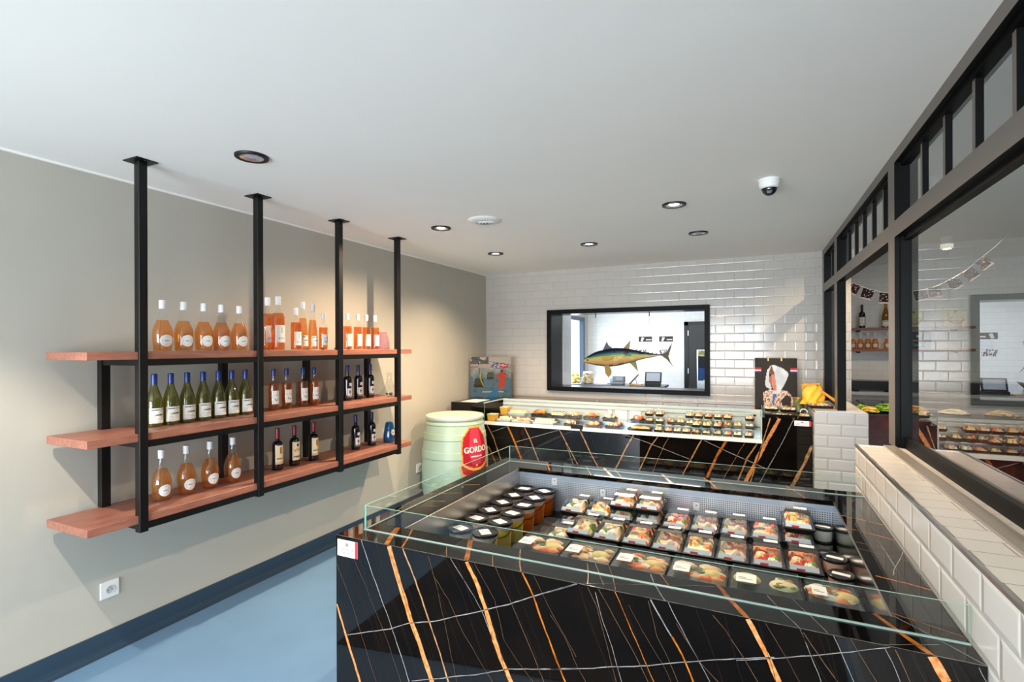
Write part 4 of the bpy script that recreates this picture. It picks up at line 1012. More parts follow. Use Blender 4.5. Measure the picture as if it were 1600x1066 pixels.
# oval tubs
def oval_tub(x, y, z, m, label, tilt=0):
    t = thing('oval_tub', label, 'tub', (x, y, z+0.0006), tilt, 'oval tubs with black lids')
    b = MB(); b.lathe([(0.038, 0), (0.041, 0.003), (0.0455, 0.052)], 30, sx=1, sy=1.0, cap1=False); b.build('tub', m, t, smooth=True)
    b = MB(); b.lathe([(0.047, 0.051), (0.0490, 0.052), (0.0490, 0.061), (0.046, 0.0645), (0.043, 0.062), (0.002, 0.062)], 30); ld = b.build('lid', black_plastic, t, smooth=True)
    b = MB(); b.box(-0.032, 0.032, -0.012, 0.012, 0.0625, 0.0632); b.build('paper_label', paper_m, ld); t.scale = (0.93, 1, 1)
cream = pm('cream_sauce', rgb(226, 222, 206), 0.3); pinkish = pm('pink_sauce', rgb(226, 180, 152), 0.3)
for (x, y, z, m, lab) in ((0.297, 2.872, 0.80, cream, 'lower cream coloured oval tub of the rear stack'), (0.297, 2.872, 0.865, cream, 'upper cream coloured oval tub of the rear stack'), (0.297, 2.690, 0.80, pinkish, 'low single oval tub in front of the cream tubs'),
                          (0.297, 2.470, 0.80, pinkish, 'lower oval tub of the middle stack beside the polished liner'), (0.297, 2.470, 0.865, pinkish, 'upper pink filled oval tub of the middle stack'), (0.297, 2.300, 0.80, pinkish, 'lower oval tub of the stack nearest the front glass'), (0.297, 2.300, 0.865, pinkish, 'upper pink filled oval tub nearest the front glass')):
    oval_tub(x, y, z, m, lab, rnd.uniform(-0.15, 0.15)-0.25)

# ------------------------------------------------------------------ back counter with chilled display
BX0, BX1, BY0, BZ = -3.40, 0.480, 5.42, 1.12
DX0, DX1, LZ0, LZ1, DZ, DYB = -2.93, 0.066, 0.872, 0.908, 0.90, 5.93
bc = thing('display_counter', 'long black marble counter with a chilled display under the hatch', 'counter', (BX0, BY0, 0))
def bo(x, y, z): return (x-BX0, y-BY0, z)
b = MB()
def by(x0, x1, y0, y1, z0, z1, **k): b.box(x0-BX0, x1-BX0, y0-BY0, y1-BY0, z0, z1, **k)
by(BX0, DX0, BY0, YB-0.002, 0, BZ); by(DX1, BX1, BY0, YB-0.002, 0, BZ); by(DX0, DX1, BY0, BY0+0.03, 0, LZ0); by(DX0, DX1, DYB+0.02, YB-0.002, 0, BZ)
for i, (k, wd, pts) in enumerate(VB):
    pts = [(max(BX0+0.01, min(BX1-0.003, x)), min(z, BZ-0.002 if x > DX1+0.02 else LZ0-0.002)) for x, z in pts]
    if pts[0][0] > DX1 and any(p[0] < DX1 for p in pts): pts = [(x, min(z, LZ0-0.002) if x < DX1+0.002 else z) for x, z in pts]
    (xa_, za_), (xb_, zb_) = pts[-2], pts[-1]
    if abs(zb_-za_) > abs(xb_-xa_)*0.8 and zb_ < za_:
        f_ = (zb_-0.03)/max(za_-zb_, 1e-3); pts = pts+[(max(BX0+.01, min(BX1-.003, xb_+(xb_-xa_)*f_)), zb_+(zb_-za_)*f_)]
    strip(b, pts, wd, lambda x, z: bo(x, BY0-0.0006, z), VEIN[k], seed=400+i, clip=(BX0, BX1, 0.002, BZ))
for i in range(22):
    x = rv.uniform(BX0, BX1-0.3); s_ = -1 if x > -1.5 else 1; z = LZ0-0.004; pts = [(x, z)]
    while z > 0.1:
        z -= 0.15; x += s_*0.15*rv.uniform(0.3, 0.6); pts.append((x, z))
    pts = [p for p in pts if BX0+0.01 < p[0] < BX1-0.01]
    if len(pts) > 1: strip(b, pts, 0.0016, lambda x, z: bo(x, BY0-0.0006, z), VEIN['D'], seed=500+i, clip=(BX0, BX1, 0.002, BZ))
for i, (x0_, x1_, wd) in enumerate(((-2.45, -2.46, 0.012), (-2.05, -2.04, 0.010), (-1.25, -1.26, 0.012), (-1.0, -1.0, 0.02), (-0.35, -0.36, 0.008), (0.0, -0.01, 0.03), (0.2, 0.1, 0.02), (0.33, 0.38, 0.02))):
    strip(b, [(x0_, DYB+0.022), (x1_, YB-0.01)] if x0_ < DX1 else [(x0_, BY0+0.002), (x1_, YB-0.01)], wd, lambda x, y: bo(x, y, BZ+0.0003), VEIN['O' if i % 2 else 'T'], seed=600+i, clip=(BX0, BX1, BY0, YB-0.003))
b.build('marble_body', MARBLE, bc)
b = MB(); by(DX0, DX1, BY0-0.012, BY0+0.030, LZ0, LZ1); b.build('front_lip', white_lac, bc)
b = MB(); by(DX0, DX1, BY0+0.03, 5.665, DZ-0.03, DZ); b.build('display_floor', steel_m, bc)
b = MB(); by(DX0, DX1, 5.665, DYB, DZ-0.03, 0.955); b.build('display_step', steel_m, bc)
b = MB(); by(DX0, DX1, DYB, DYB+0.02, DZ-0.03, BZ+0.012); by(DX0, DX1, DYB-0.012, DYB, 1.060, 1.085); by(DX0, DX1, DYB-0.01, DYB+0.024, BZ-0.012, BZ+0.014); b.build('rear_panel', grey_liner, bc)
b = MB(); by(DX0-0.012, DX0, BY0+0.002, DYB+0.02, DZ-0.03, BZ+0.012); b.build('end_panel', grey_liner, bc)
b = MB(); by(DX1-0.012, DX1, BY0+0.006, DYB, DZ-0.03, BZ+0.005); by(DX1-0.10, DX1-0.012, DYB-0.03, DYB-0.001, DZ+0.06, BZ-0.01); b.build('end_panel', grey_liner, bc)
b = MB(); by(DX1-0.075, DX1-0.05, DYB-0.032, DYB-0.030, BZ-0.055, BZ-0.035); b.build('thermometer', black_plastic, bc)
b = MB(); by(DX0, DX1+0.003, BY0-0.008, BY0-0.002, LZ1-0.03, 1.192, mm={'t': 1, 'r': 1, 'l': 1}); b.build('front_glass', [glass_m, edge_m], bc)
b = MB(); by(DX1-0.002, DX1+0.004, BY0-0.001, BY0+0.42, BZ, 1.192, mm={'t': 1, 'f': 1}); b.build('end_glass', [glass_m, edge_m], bc)
b = MB(); by(-1.73, -1.71, BY0-0.03, BY0-0.012, 0.875, 0.93); by(-1.84, -1.70, BY0-0.016, BY0-0.010, 0.893, 0.935); b.build('glass_clamp', anth_m, bc)
sign_label(bc, lambda a, c, t: bo(0.335+a, BY0-0.0007-t, 1.057+c), 0.138, 0.048)
t = thing('paper_sheet', 'white paper sheet lying on the near end of the back counter', 'paper', (-3.20, 5.58, BZ))
b = MB(); b.box(-0.10, 0.13, -0.10, 0.24, 0.0005, 0.002); b.build('sheet', paper_m, t)

# small packs on the chilled display
sm_food = [food_mesh('snack_food_mesh', 0.070, 0.092, 0.028, 0.014, s_, (9, 11)) for s_ in range(6)]
b = MB(); frustum(b, 0.068, 0.090, 0, 0.083, 0.108, 0.020, top=False); sm_tray = b.mesh('snack_tray_mesh', black_plastic)
b = MB(); frustum(b, 0.082, 0.107, 0.0205, 0.068, 0.090, 0.052, bot=False); sm_lid = b.mesh('snack_lid_mesh', clear_plastic)
b = MB(); b.box(-0.026, 0.026, 0.006, 0.036, 0.0524, 0.0530); sm_lab = b.mesh('snack_label_mesh', paper_m)
def snack(x, y, z, k, label, s=1.0, lidded=True):
    t = thing('snack_pack', label, 'snack pack', (x, y, z+0.0006), rnd.uniform(-0.05, 0.05), 'small packs on the chilled display')
    t.scale = (s*1.04, 1.05, 1.4)
    for n, me in (('tray', sm_tray), ('food', sm_food[k % 6]))+((('lid', sm_lid), ('top_label', sm_lab)) if lidded else ()):
        o = bpy.data.objects.new(n, me); C.objects.link(o); o.parent = t
FZ, SZ, HS = DZ, 0.955, 0.0755
frontx = [(-0.72, 1), (-0.631, 1), (-0.533, 2), (-0.437, 2), (-0.336, 2), (-0.242, 1), (-0.150, 1), (-0.049, 1), (-0.81, 1), (-0.91, 1)]
frontx.sort()
for i, (x, n) in enumerate(frontx):
    for lv in range(n):
        snack(x, 5.525, FZ+lv*HS, i+lv, f'{"top" if lv else "bottom"} snack pack of the front row, {(ordn+["tenth"])[i]} after the noodle tray')
backx = [(-1.05, 2), (-0.94, 2), (-0.815, 1), (-0.72, 1), (-0.625, 2), (-0.533, 2), (-0.438, 2), (-0.344, 2), (-0.252, 2), (-0.156, 1), (-0.045, 2)]
for i, (x, n) in enumerate(backx):
    for lv in range(n):
        snack(x, 5.795, SZ+lv*HS, i*2+lv, f'{"top" if lv else "bottom"} snack pack on the rear step, {(ordn+["tenth", "eleventh"])[i]} after the salmon pieces', 1.05)
def open_tray(x, y, z, W, D, items, label, traym=black_plastic, cat='food tray'):
    t = thing('food_tray', label, cat, (x, y, z+0.0006), 0, 'open trays on the chilled display'); t.scale = (1, 1, 1.7)
    b = MB(); frustum(b, W-0.02, D-0.02, 0, W, D, 0.016, top=False); b.box(-W/2+.012, W/2-.012, -D/2+.012, D/2-.012, 0.003, 0.008); b.build('tray', traym, t)
    b = MB(); items(b, W, D); b.build('food', food_m, t, smooth=True)
def balls(cols, n, r, seed, sc=(1, 1, .7)):
    def f(b, W, D):
        rg = random.Random(seed)
        for q in range(n): b.ball((rg.uniform(-.40, .40)*(W-2*r*sc[0]), rg.uniform(-.40, .40)*(D-2*r*sc[1]), 0.006+r*sc[2]*rg.uniform(1.2, 1.9)), r*rg.uniform(.8, 1.15), 8, 5, col=rg.choice(cols), sc=sc)
    return f
def rolls(c0, c1, nx, ny):
    def f(b, W, D):
        for a in range(nx):
            for c in range(ny):
                x, y = (-0.42+0.84*(a+.5)/nx)*W, (-0.40+0.8*(c+.5)/ny)*D; r = min(W/nx, D/ny)*0.40
                b.lathe([(r, 0.008), (r, 0.034)], 10, cx=x, cy=y, col=c0); b.lathe([(r*.55, 0.034), (r*.4, 0.037)], 8, cx=x, cy=y, cap0=False, col=c1)
    return f
sal = [(232, 130, 80), (240, 160, 110), (236, 190, 150), (214, 96, 50)]
mix = [(226, 160, 110), (238, 210, 170), (180, 90, 50), (214, 120, 70), (240, 226, 200)]
open_tray(-1.183, 5.80, SZ, 0.15, 0.12, balls(sal, 26, .018, 1), 'open tray of salmon pieces on the rear step of the display')
open_tray(-1.10, 5.52, FZ, 0.26, 0.11, balls([(226, 170, 110), (210, 130, 60), (236, 200, 150)], 60, .012, 2, (2.2, .6, .6)), 'long tray of pale noodles at the display front')
open_tray(-1.40, 5.575, FZ, 0.17, 0.15, balls(mix, 34, .016, 3), 'tray of mixed snacks beside the empty front space')
open_tray(-1.62, 5.55, FZ, 0.16, 0.13, balls(sal, 30, .015, 4), 'orange snack tray just beyond the dark glass clamp')
open_tray(-1.88, 5.545, FZ, 0.15, 0.12, balls(mix, 28, .015, 5), 'brown snack tray just before the dark glass clamp')
open_tray(-1.72, 5.80, SZ, 0.17, 0.13, balls(sal, 26, .018, 6), 'salmon tray behind the dark glass clamp')
open_tray(-1.50, 5.80, SZ, 0.16, 0.13, balls(mix, 26, .018, 7), 'mixed canape tray on the rear step before the price cards')
open_tray(-1.93, 5.80, SZ, 0.17, 0.13, balls(mix, 30, .016, 8), 'canape tray on the rear step beside the white rolls')
open_tray(-2.20, 5.54, FZ, 0.26, 0.15, rolls((240, 236, 222), (206, 196, 160), 6, 3), 'large platter of white rolls at the display front', white_plastic)
open_tray(-2.13, 5.80, SZ, 0.18, 0.13, rolls((238, 230, 206), (70, 80, 50), 4, 3), 'platter of dark centred rolls on the rear step')
open_tray(-2.36, 5.80, SZ, 0.22, 0.13, balls([(214, 110, 60), (196, 90, 50), (110, 130, 60), (226, 150, 90)], 26, .020, 9), 'dark dish of baked salmon on the rear step')
open_tray(-2.48, 5.54, FZ, 0.24, 0.13, balls([(240, 190, 150), (232, 160, 120), (244, 220, 190)], 40, .015, 10), 'pink shrimp tray at the display front', white_plastic)
open_tray(-2.66, 5.80, SZ, 0.24, 0.13, rolls((240, 230, 190), (200, 120, 70), 5, 2), 'cream canape dish beside the yellow containers on the step', white_plastic)
open_tray(-2.72, 5.57, FZ, 0.18, 0.15, balls([(240, 226, 180), (246, 236, 206)], 30, .016, 11), 'pale salad tray at the near front corner of the display', white_plastic)
yel = pm('yellow_sauce', rgb(236, 176, 70), 0.3, spec=0.4)
for x, y, z, lab in ((-2.845, 5.815, SZ, 'yellow filled container at the rear corner of the display'), (-2.87, 5.52, FZ, 'yellow filled container at the near front corner of the display')):
    t = thing('sauce_container', lab, 'container', (x, y, z+0.0006), 0, 'yellow sauce containers'); t.scale = (1.15, 1.1, 1.3)
    b = MB(); frustum(b, 0.075, 0.085, 0, 0.088, 0.10, 0.062, top=True); b.build('container', yel, t)
    b = MB(); frustum(b, 0.092, 0.104, 0.0625, 0.092, 0.104, 0.068); b.build('lid', pm('cream_lid', rgb(240, 224, 186), 0.4), t)
for i, (x, w_) in enumerate(((-1.53, 0.045), (-1.40, 0.14), (-1.235, 0.12))):
    t = thing('price_card', ['narrow blank price card leaning on the display rear panel', 'wide blank card in the middle of the three on the rear panel', 'wide blank card furthest right of three on the rear panel'][i], 'card', (x, DYB-0.0145, SZ+0.0006), 0, 'blank cards on the rear panel')
    b = MB(); b.box(-w_/2, w_/2, -0.003, 0, 0.0, 0.10); b.build('card', paper_m, t)
# ------------------------------------------------------------------ barrel
def pip(x, y, P):
    ins = False; j = len(P)-1
    for i in range(len(P)):
        xi, yi = P[i]; xj, yj = P[j]
        if (yi > y) != (yj > y) and x < (xj-xi)*(y-yi)/(yj-yi+1e-12)+xi: ins = not ins
        j = i
    return ins
BXc, BYc, BH = -3.037, 4.92, 1.046
brl = thing('barrel', 'pale green barrel with a red lettered badge beside the marble counter', 'barrel', (BXc, BYc, 0))
def brad(z):
    t = (z-0.46)/0.56; return 0.369-0.062*t*t
green_m = pm('pale_green_paint', rgb(166, 186, 164), 0.38, noise=0.05, scale=4)
prof = []
for k in range(37):
    z = 0.012+k*(1.0-0.012)/36; prof.append((brad(z), z))
P2 = []
for r, z in prof:
    P2.append((r, z))
b = MB(); b.lathe([(brad(0)-0.01, 0)]+P2, 56, cap1=True); b.build('staves', green_m, brl, smooth=True)
for z0, z1 in ((0.955, 0.985), (0.80, 0.87), (0.60, 0.68), (0.25, 0.32), (0.03, 0.10)):
    b = MB(); b.lathe([(brad(z0)+0.0005, z0), (brad(z0)+0.005, z0+0.004), (brad(z1)+0.005, z1-0.004), (brad(z1)+0.0005, z1)], 56, cap0=False, cap1=False); b.build('hoop', green_m, brl, smooth=True)
b = MB(); b.lathe([(0.290, 1.0), (0.318, 1.004), (0.326, 1.018), (0.324, 1.040), (0.318, 1.046), (0.002, 1.046)], 56); b.build('lid', pm('cream_green_lid', rgb(204, 206, 188), 0.4), brl, smooth=True)
az0, hw, zb0, zb1 = R(-20), 1.06, 0.22, 0.955
COAT = [(0.22, 0.93), (0.32, 0.99), (0.68, 0.99), (0.78, 0.93), (0.93, 0.84), (0.97, 0.66), (0.94, 0.50), (1.0, 0.40), (0.93, 0.30), (0.80, 0.27), (0.20, 0.27), (0.06, 0.30), (0.0, 0.40), (0.06, 0.50), (0.03, 0.66), (0.07, 0.84)]
LOW = [(0.20, 0.28), (0.80, 0.28), (0.84, 0.04), (0.72, 0.0), (0.28, 0.0), (0.16, 0.04)]
def badge(u, v):
    if pip(u, v, COAT):
        s_ = 0.045
        if not pip(0.5+(u-0.5)/(1-s_*1.6), 0.63+(v-0.63)/(1-s_*1.4), COAT): return (214, 150, 60)
        if pip(u, v, [(0.36, 0.99), (0.64, 0.99), (0.76, 0.62), (0.64, 0.44), (0.36, 0.44), (0.24, 0.62)]): return (190, 54, 76)
        if abs(v-(0.37+0.5*(u-0.5)**2)) < 0.018: return (222, 164, 60)
        if math.hypot(u-0.5, (v-0.44)*1.2) < 0.035: return (232, 180, 60)
        return (166, 24, 40)
    if abs(u-0.5) < 0.02 or abs(abs(u-0.5)-0.28) < 0.015: return (226, 206, 196)
    return (190, 104, 116)
def bsurf(u, v, lift=0.006):
    z = zb0+(zb1-zb0)*v; a = az0+(u-0.5)*hw*1.0; r = brad(z)+lift
    return (r*math.cos(a), r*math.sin(a), z)
def onb(z0, lift):
    def f(a, c):
        z = z0+c; r = brad(z)+lift; t = az0+a/r
        return (r*math.cos(t), r*math.sin(t), z)
    return f
b = MB(); b.grid(bsurf, 60, 84, badge, keep=lambda u, v: pip(u, v, COAT) or pip(u, v, LOW))
CR = (246, 230, 218)
add_text(b, 'GORDO', 0.088, onb(0.700, 0.0085), 0, sx=0.92, bold=0.0030, col=CR); add_text(b, 'EL', 0.055, onb(0.792, 0.0085), 0, bold=0.0018, col=CR)
for k in range(9):
    f_ = onb(0.630, 0.0085); x = -0.075+k*0.017
    b.face([f_(x, -0.007), f_(x+0.012, -0.007), f_(x+0.012, 0.007), f_(x, 0.007)], 0, CR)
b.build('badge', paint_m, brl)

# ------------------------------------------------------------------ posters on the counter
def panel(name, label, cat, p0, p1, z0, H, lean, th, func, nu=64, nv=72, edge=None):
    # stands on the counter between floor points p0 (left) and p1 (right), leaning back
    dx, dy = p1[0]-p0[0], p1[1]-p0[1]; W = math.hypot(dx, dy)
    t = thing(name, label, cat, (p0[0], p0[1], z0+0.0006+th*math.sin(lean)), math.atan2(dy, dx))
    sn_, cs_ = math.sin(lean), math.cos(lean)
    b = MB(); M = Matrix.Rotation(-lean, 4, 'X')
    b.box(0, W, 0, th, 0.0, H, M=M); b.build('board', edge or dark_m, t)
    b = MB(); b.grid(lambda u, v: tuple(M @ Vector((u*W, -0.0008, v*H))), nu, nv, func); b.build('print', paint_m, t)
    return t
def mixc(a, c, t): t = max(0, min(1, t)); return tuple(x+(y-x)*t for x, y in zip(a, c))
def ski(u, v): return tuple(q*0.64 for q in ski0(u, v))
def ski0(u, v):
    n = noise2(u*6, v*7, 1.3)
    c = mixc((92, 128, 146), (214, 208, 196), (v-0.42+0.10*n)/0.4)
    if v < 0.5 and noise2(u*13, v*18, 3) > 0.5: c = mixc(c, (52, 92, 116), 0.6)
    if v > 0.82 and u < 0.45 and n > -0.2: c = (104, 108, 108)
    if abs((v-0.62)-(0.95-u)*0.42) < 0.006 or abs((v-0.80)-(1-u)*0.16) < 0.005: c = (70, 70, 66)
    if pip(u, v, [(0.09, 0.25), (0.34, 0.25), (0.33, 0.46), (0.12, 0.47)]): c = (58, 62, 34) if v > 0.32 else (26, 28, 20)
    if pip(u, v, [(0.40, 0.44), (0.58, 0.44), (0.57, 0.62), (0.42, 0.62)]): c = (84, 92, 54) if v > 0.5 else (44, 48, 30)
    if abs(u-(0.30+0.05*math.sin(v*9))) < 0.012 and 0.26 < v < 0.64: c = (206, 196, 60)
    if 0.20 < u < 0.24 and 0.6 < v < 0.9 and abs(u-0.20-(0.9-v)*0.12) < 0.012: c = (60, 60, 54)
    if pip(u, v, [(0.69, 0.16), (0.75, 0.16), (0.765, 0.34), (0.80, 0.16), (0.85, 0.34), (0.86, 0.56), (0.92, 0.50), (0.93, 0.54), (0.86, 0.62), (0.70, 0.60), (0.62, 0.52), (0.64, 0.47), (0.70, 0.53)][::1]): c = (216, 64, 28)
    if math.hypot(u-0.775, v-0.645) < 0.035: c = (70, 60, 70)
    if 0.10 < v-0.02 < 0.13 and 0.30 < u < 0.82: c = (206, 214, 220)
    if pip(u, v, [(0.40, 0.0), (0.62, 0.0), (0.72, 0.22), (0.68, 0.24), (0.45, 0.10)]): c = (40, 132, 186)
    if abs(v-0.765) < 0.012: c = (206, 60, 60) if v > 0.765 else (232, 228, 224)
    if abs(v-0.742) < 0.010: c = (52, 66, 150)
    if 0.20 < u < 0.5 and 0.72 < v < 0.79: c = mixc((214, 208, 196), c, 0.2)
    e = math.hypot((u-0.73)/0.20, (v-0.775)/0.075)
    if e < 1:
        c = (238, 236, 232)
        if e > 0.86: c = (60, 80, 170) if u < 0.75 else (200, 40, 50)
        elif noise2(u*40, v*60, 2) > -0.1: c = (54, 76, 168) if u < 0.72 else (206, 40, 46)
    return c
panel('ski_poster', 'poster of a skier in orange below chairlifts, leaning in the corner', 'poster', (-3.425, 5.93), (-2.945, 6.20), BZ, 0.545, 0.10, 0.022, ski)
HOOD = [(0.40, 0.86), (0.46, 0.865), (0.66, 0.80), (0.79, 0.71), (0.79, 0.64), (0.70, 0.46), (0.63, 0.37), (0.60, 0.29), (0.53, 0.30), (0.50, 0.52), (0.47, 0.70)]
HOODL = [(0.40, 0.86), (0.30, 0.76), (0.25, 0.52), (0.26, 0.42), (0.38, 0.36), (0.41, 0.40), (0.35, 0.52), (0.34, 0.70)]
FACE = [(0.34, 0.80), (0.43, 0.84), (0.47, 0.70), (0.50, 0.52), (0.53, 0.34), (0.44, 0.36), (0.40, 0.46), (0.34, 0.47), (0.32, 0.56), (0.30, 0.62), (0.33, 0.68)]
COATP = [(0.22, 0.0), (0.20, 0.30), (0.34, 0.37), (0.44, 0.35), (0.62, 0.37), (0.76, 0.34), (0.90, 0.22), (0.91, 0.06), (0.86, 0.0)]
def lady(u, v):
    c = mixc((22, 18, 16), (52, 42, 34), 0.5+0.5*math.sin(u*3)*v)
    if abs(v-0.755) < 0.045 and (u < 0.15 or u > 0.84):
        k = (v-0.71)/0.09; c = (190, 40, 50) if k > 0.66 else ((226, 220, 216) if k > 0.36 else (70, 60, 140))
    if pip(u, v, COATP):
        s_ = noise2(u*34, v*30, 4)
        c = (226, 204, 190) if s_ > 0.0 else ((120, 84, 70) if s_ < -0.5 else (184, 150, 130))
        if pip(u, v, [(0.66, 0.0), (0.62, 0.16), (0.76, 0.27), (0.86, 0.2), (0.83, 0.0)]): c = (52, 42, 36)
        if pip(u, v, [(0.40, 0.06), (0.44, 0.30), (0.53, 0.30), (0.46, 0.14)]): c = (74, 104, 168)
        if pip(u, v, [(0.42, 0.28), (0.44, 0.35), (0.54, 0.34), (0.54, 0.28)]): c = (206, 212, 226)
    if pip(u, v, FACE):
        c = (206, 140, 118) if u > 0.40 else (176, 108, 88)
        if v > 0.66: c = (122, 78, 58)
        if math.hypot(u-0.365, (v-0.655)) < 0.028: c = (60, 40, 34)
        if math.hypot((u-0.335), (v-0.535)*1.3) < 0.022: c = (150, 50, 54)
        if pip(u, v, [(0.43, 0.36), (0.53, 0.34), (0.51, 0.46), (0.45, 0.46)]): c = (224, 120, 100)
    if pip(u, v, HOODL): c = mixc((196, 206, 214), (226, 230, 234), (v-0.36)*2)
    if pip(u, v, HOOD): c = mixc((196, 204, 214), (228, 232, 236), 0.5+0.4*noise2(u*8, v*6, 2))
    return c
pp = panel('portrait_poster', 'portrait poster of a person in a white hood and leopard coat', 'poster', (0.005, 6.28), (0.420, 6.28), BZ, 0.545, 0.13, 0.012, lady)
for x in (0.135, 0.265):
    b = MB(); M = Matrix.Rotation(-0.13, 4, 'X'); b.box(x-0.007, x+0.007, -0.005, 0.016, 0.515, 0.552, M=M); b.build('clip', pm('brass_clip', rgb(206, 176, 120), 0.35, metal=0.6), pp)

# stacked sandwich boxes and platters at the veined end
def lunch(x, y, z, W, D, label, seed, rz=0):
    t = thing('sandwich_platter', label, 'platter', (x, y, z+0.0006), rz, 'lidded platters at the counter end')
    b = MB(); frustum(b, W-0.02, D-0.02, 0, W-0.004, D-0.004, 0.022, top=False); frustum(b, W, D, 0.0215, W, D, 0.0235, top=False); b.build('tray', black_plastic, t)
    b = MB(); balls([(150, 180, 90), (238, 224, 190), (214, 120, 110), (120, 150, 70), (230, 196, 150), (240, 236, 226)], 44, .015, seed)(b, W, D); b.build('food', food_m, t, smooth=True)
    b = MB(); frustum(b, W-0.004, D-0.004, 0.024, W-0.024, D-0.024, 0.046, bot=False); b.build('lid', clear_plastic, t)
    return t
lunch(0.223, 5.60, BZ, 0.29, 0.20, 'lower lidded platter of the stack before the portrait poster', 1, 0.05)
lunch(0.145, 5.60, BZ+0.0485, 0.13, 0.17, 'small lidded platter at the near side on top of the stack', 2, 0.08)
lunch(0.295, 5.60, BZ+0.0485, 0.15, 0.17, 'small lidded platter nearer the tiled pier on top of the stack', 3, -0.06)
pl4 = lunch(0.425, 5.53, BZ, 0.10, 0.16, 'single lidded salad platter beside the tiled pier', 4, 0.0)
b = MB(); b.tube([(0.03*math.cos(a), 0.03*math.sin(a)*0.3, 0.028*math.sin(a)) if 0 <= a <= PI else (0, 0, 0) for a in [k*PI/12 for k in range(13)]], 0.005, 8)
o = b.build('paper_loop', white_plastic, pl4, smooth=True, loc=(0.0, 0.06, 0.047))
t = thing('olive_jar', 'greenish glass jar beside the portrait poster and the yellow bag', 'jar', (0.405, 5.95, BZ+0.0006))
b = MB(); b.lathe([(0.045, 0), (0.05, 0.006), (0.05, 0.12), (0.038, 0.14)], 26); b.build('jar', pm('olive_jar_green', rgb(104, 108, 60), 0.15), t, smooth=True)
b = MB(); b.lathe([(0.040, 0.14), (0.040, 0.156)], 24); b.build('lid', pm('dull_gold', rgb(170, 140, 70), 0.35, metal=0.5), t, smooth=True)
lunch(0.560, 5.62, 1.2155, 0.20, 0.18, 'lidded platter under the yellow bag on the tiled pier', 5, 0.1)
ybag = pm('glowing_yellow_paper', rgb(255, 204, 58), 0.5, noise=0.15, scale=9)
t = thing('yellow_bag', 'crumpled yellow paper bag at the end of the counter', 'bag', (0.520, 5.86, 1.2156))
rb = random.Random(4); b = MB()
def bagp(u, v):
    a = 2*PI*u; k = 0.085+0.012*math.sin(a*3+v*5)+0.008*math.sin(a*7-v*9)
    k *= 1-0.25*v; 
    return (k*math.cos(a)*1.15, k*math.sin(a)*0.8, 0.003+0.195*v+0.012*math.sin(a*2)*v)
b.grid(bagp, 40, 14); b.lathe([(0.055, 0.003), (0.055, 0.004)], 20); b.build('bag_body', ybag, t, smooth=True)
b = MB(); M = Matrix.Translation((-0.02, 0, 0.185)) @ Matrix.Rotation(R(-8), 4, 'Y'); b.box(-0.075, 0.055, -0.045, 0.045, 0, 0.020, M=M); b.build('folded_top', pm('amber_fold', rgb(232, 150, 36), 0.5), t)
b = MB(); M = Matrix.Translation((0.065, -0.04, 0.145)) @ Matrix.Rotation(R(38), 4, 'Y'); b.box(0, 0.21, -0.012, 0.012, -0.012, 0.012, M=M); b.build('leaning_stick', pm('amber_fold', rgb(232, 150, 36), 0.5), t)  # separate stick leaning beside the bag, attached as its part

# ------------------------------------------------------------------ tuna hanging in the hatch
fy = 6.72
top = [(-2.103, 1.605), (-2.08, 1.648), (-1.937, 1.727), (-1.805, 1.761), (-1.675, 1.782), (-1.548, 1.778), (-1.422, 1.757), (-1.258, 1.719), (-1.057, 1.691)]
bot = [(-2.103, 1.592), (-2.081, 1.579), (-1.938, 1.546), (-1.763, 1.527), (-1.633, 1.541), (-1.465, 1.585), (-1.299, 1.636), (-1.058, 1.683)]
tuna = thing('hanging_tuna', 'painted model tuna hanging on wires in the hatch', 'fish', (-1.55, fy, 1.66))
def interp(P, x):
    for (a, p), (c, q) in zip(P, P[1:]):
        if a <= x <= c: return p+(q-p)*(x-a)/(c-a)
    return P[0][1] if x < P[0][0] else P[-1][1]
def smooth_i(P, x, d=0.03): return sum(interp(P, x+k*d) for k in (-1, -.5, 0, .5, 1))/5 if P[0][0]+0.03 < x < P[-1][0]-0.03 else interp(P, x)
NX, NA = 60, 28
def fbody(u, v):
    x = -2.103+(1.045)*v; zt, zb = smooth_i(top, x), smooth_i(bot, x); zc, hz = (zt+zb)/2, max((zt-zb)/2, 0.003)
    a = 2*PI*u; th = hz*0.62
    return (x+1.55, -th*math.sin(a), zc+hz*math.cos(a)-1.66)
def fcol(u, v):
    z = math.cos(2*PI*u)+0.08*noise2(v*14, u*9, 2)+(v-0.4)*0.25
    if z > 0.62: return (28, 36, 52)
    if z > 0.42: return (40, 74, 96)
    if z > 0.22: return (74, 128, 110)
    if z > -0.08: return (168, 176, 84)
    if z > -0.55: return (206, 168, 108) if noise2(v*9, u*7, 5) > -0.2 else (214, 186, 130)
    if z > -0.85: return (196, 160, 110)
    return (120, 92, 60)
b = MB(); b.grid(fbody, NA, NX, fcol); fb = b.build('body', fish_m, tuna, smooth='fix')
def fin(name, poly, col, y=0.0, th=0.004, tilt=0.0):
    b = MB(); P = [(x+1.55, z-1.66) for x, z in poly]
    b.prism(P, lambda x, z, t: (x, y+t+tilt*z, z), -th, th, col=col); b.build(name, fish_m, tuna)
fin('tail_fin', [(-1.075, 1.684), (-1.0, 1.736), (-0.939, 1.841), (-0.962, 1.744), (-0.986, 1.679), (-0.962, 1.606), (-0.920, 1.534), (-1.002, 1.632)], (82, 76, 30), 0, 0.006)
fin('dorsal_fin', [(-1.835, 1.745), (-1.779, 1.864), (-1.753, 1.812), (-1.69, 1.77)], (84, 92, 110))
fin('dorsal_fin', [(-1.565, 1.765), (-1.463, 1.880), (-1.48, 1.755)], (150, 128, 84))
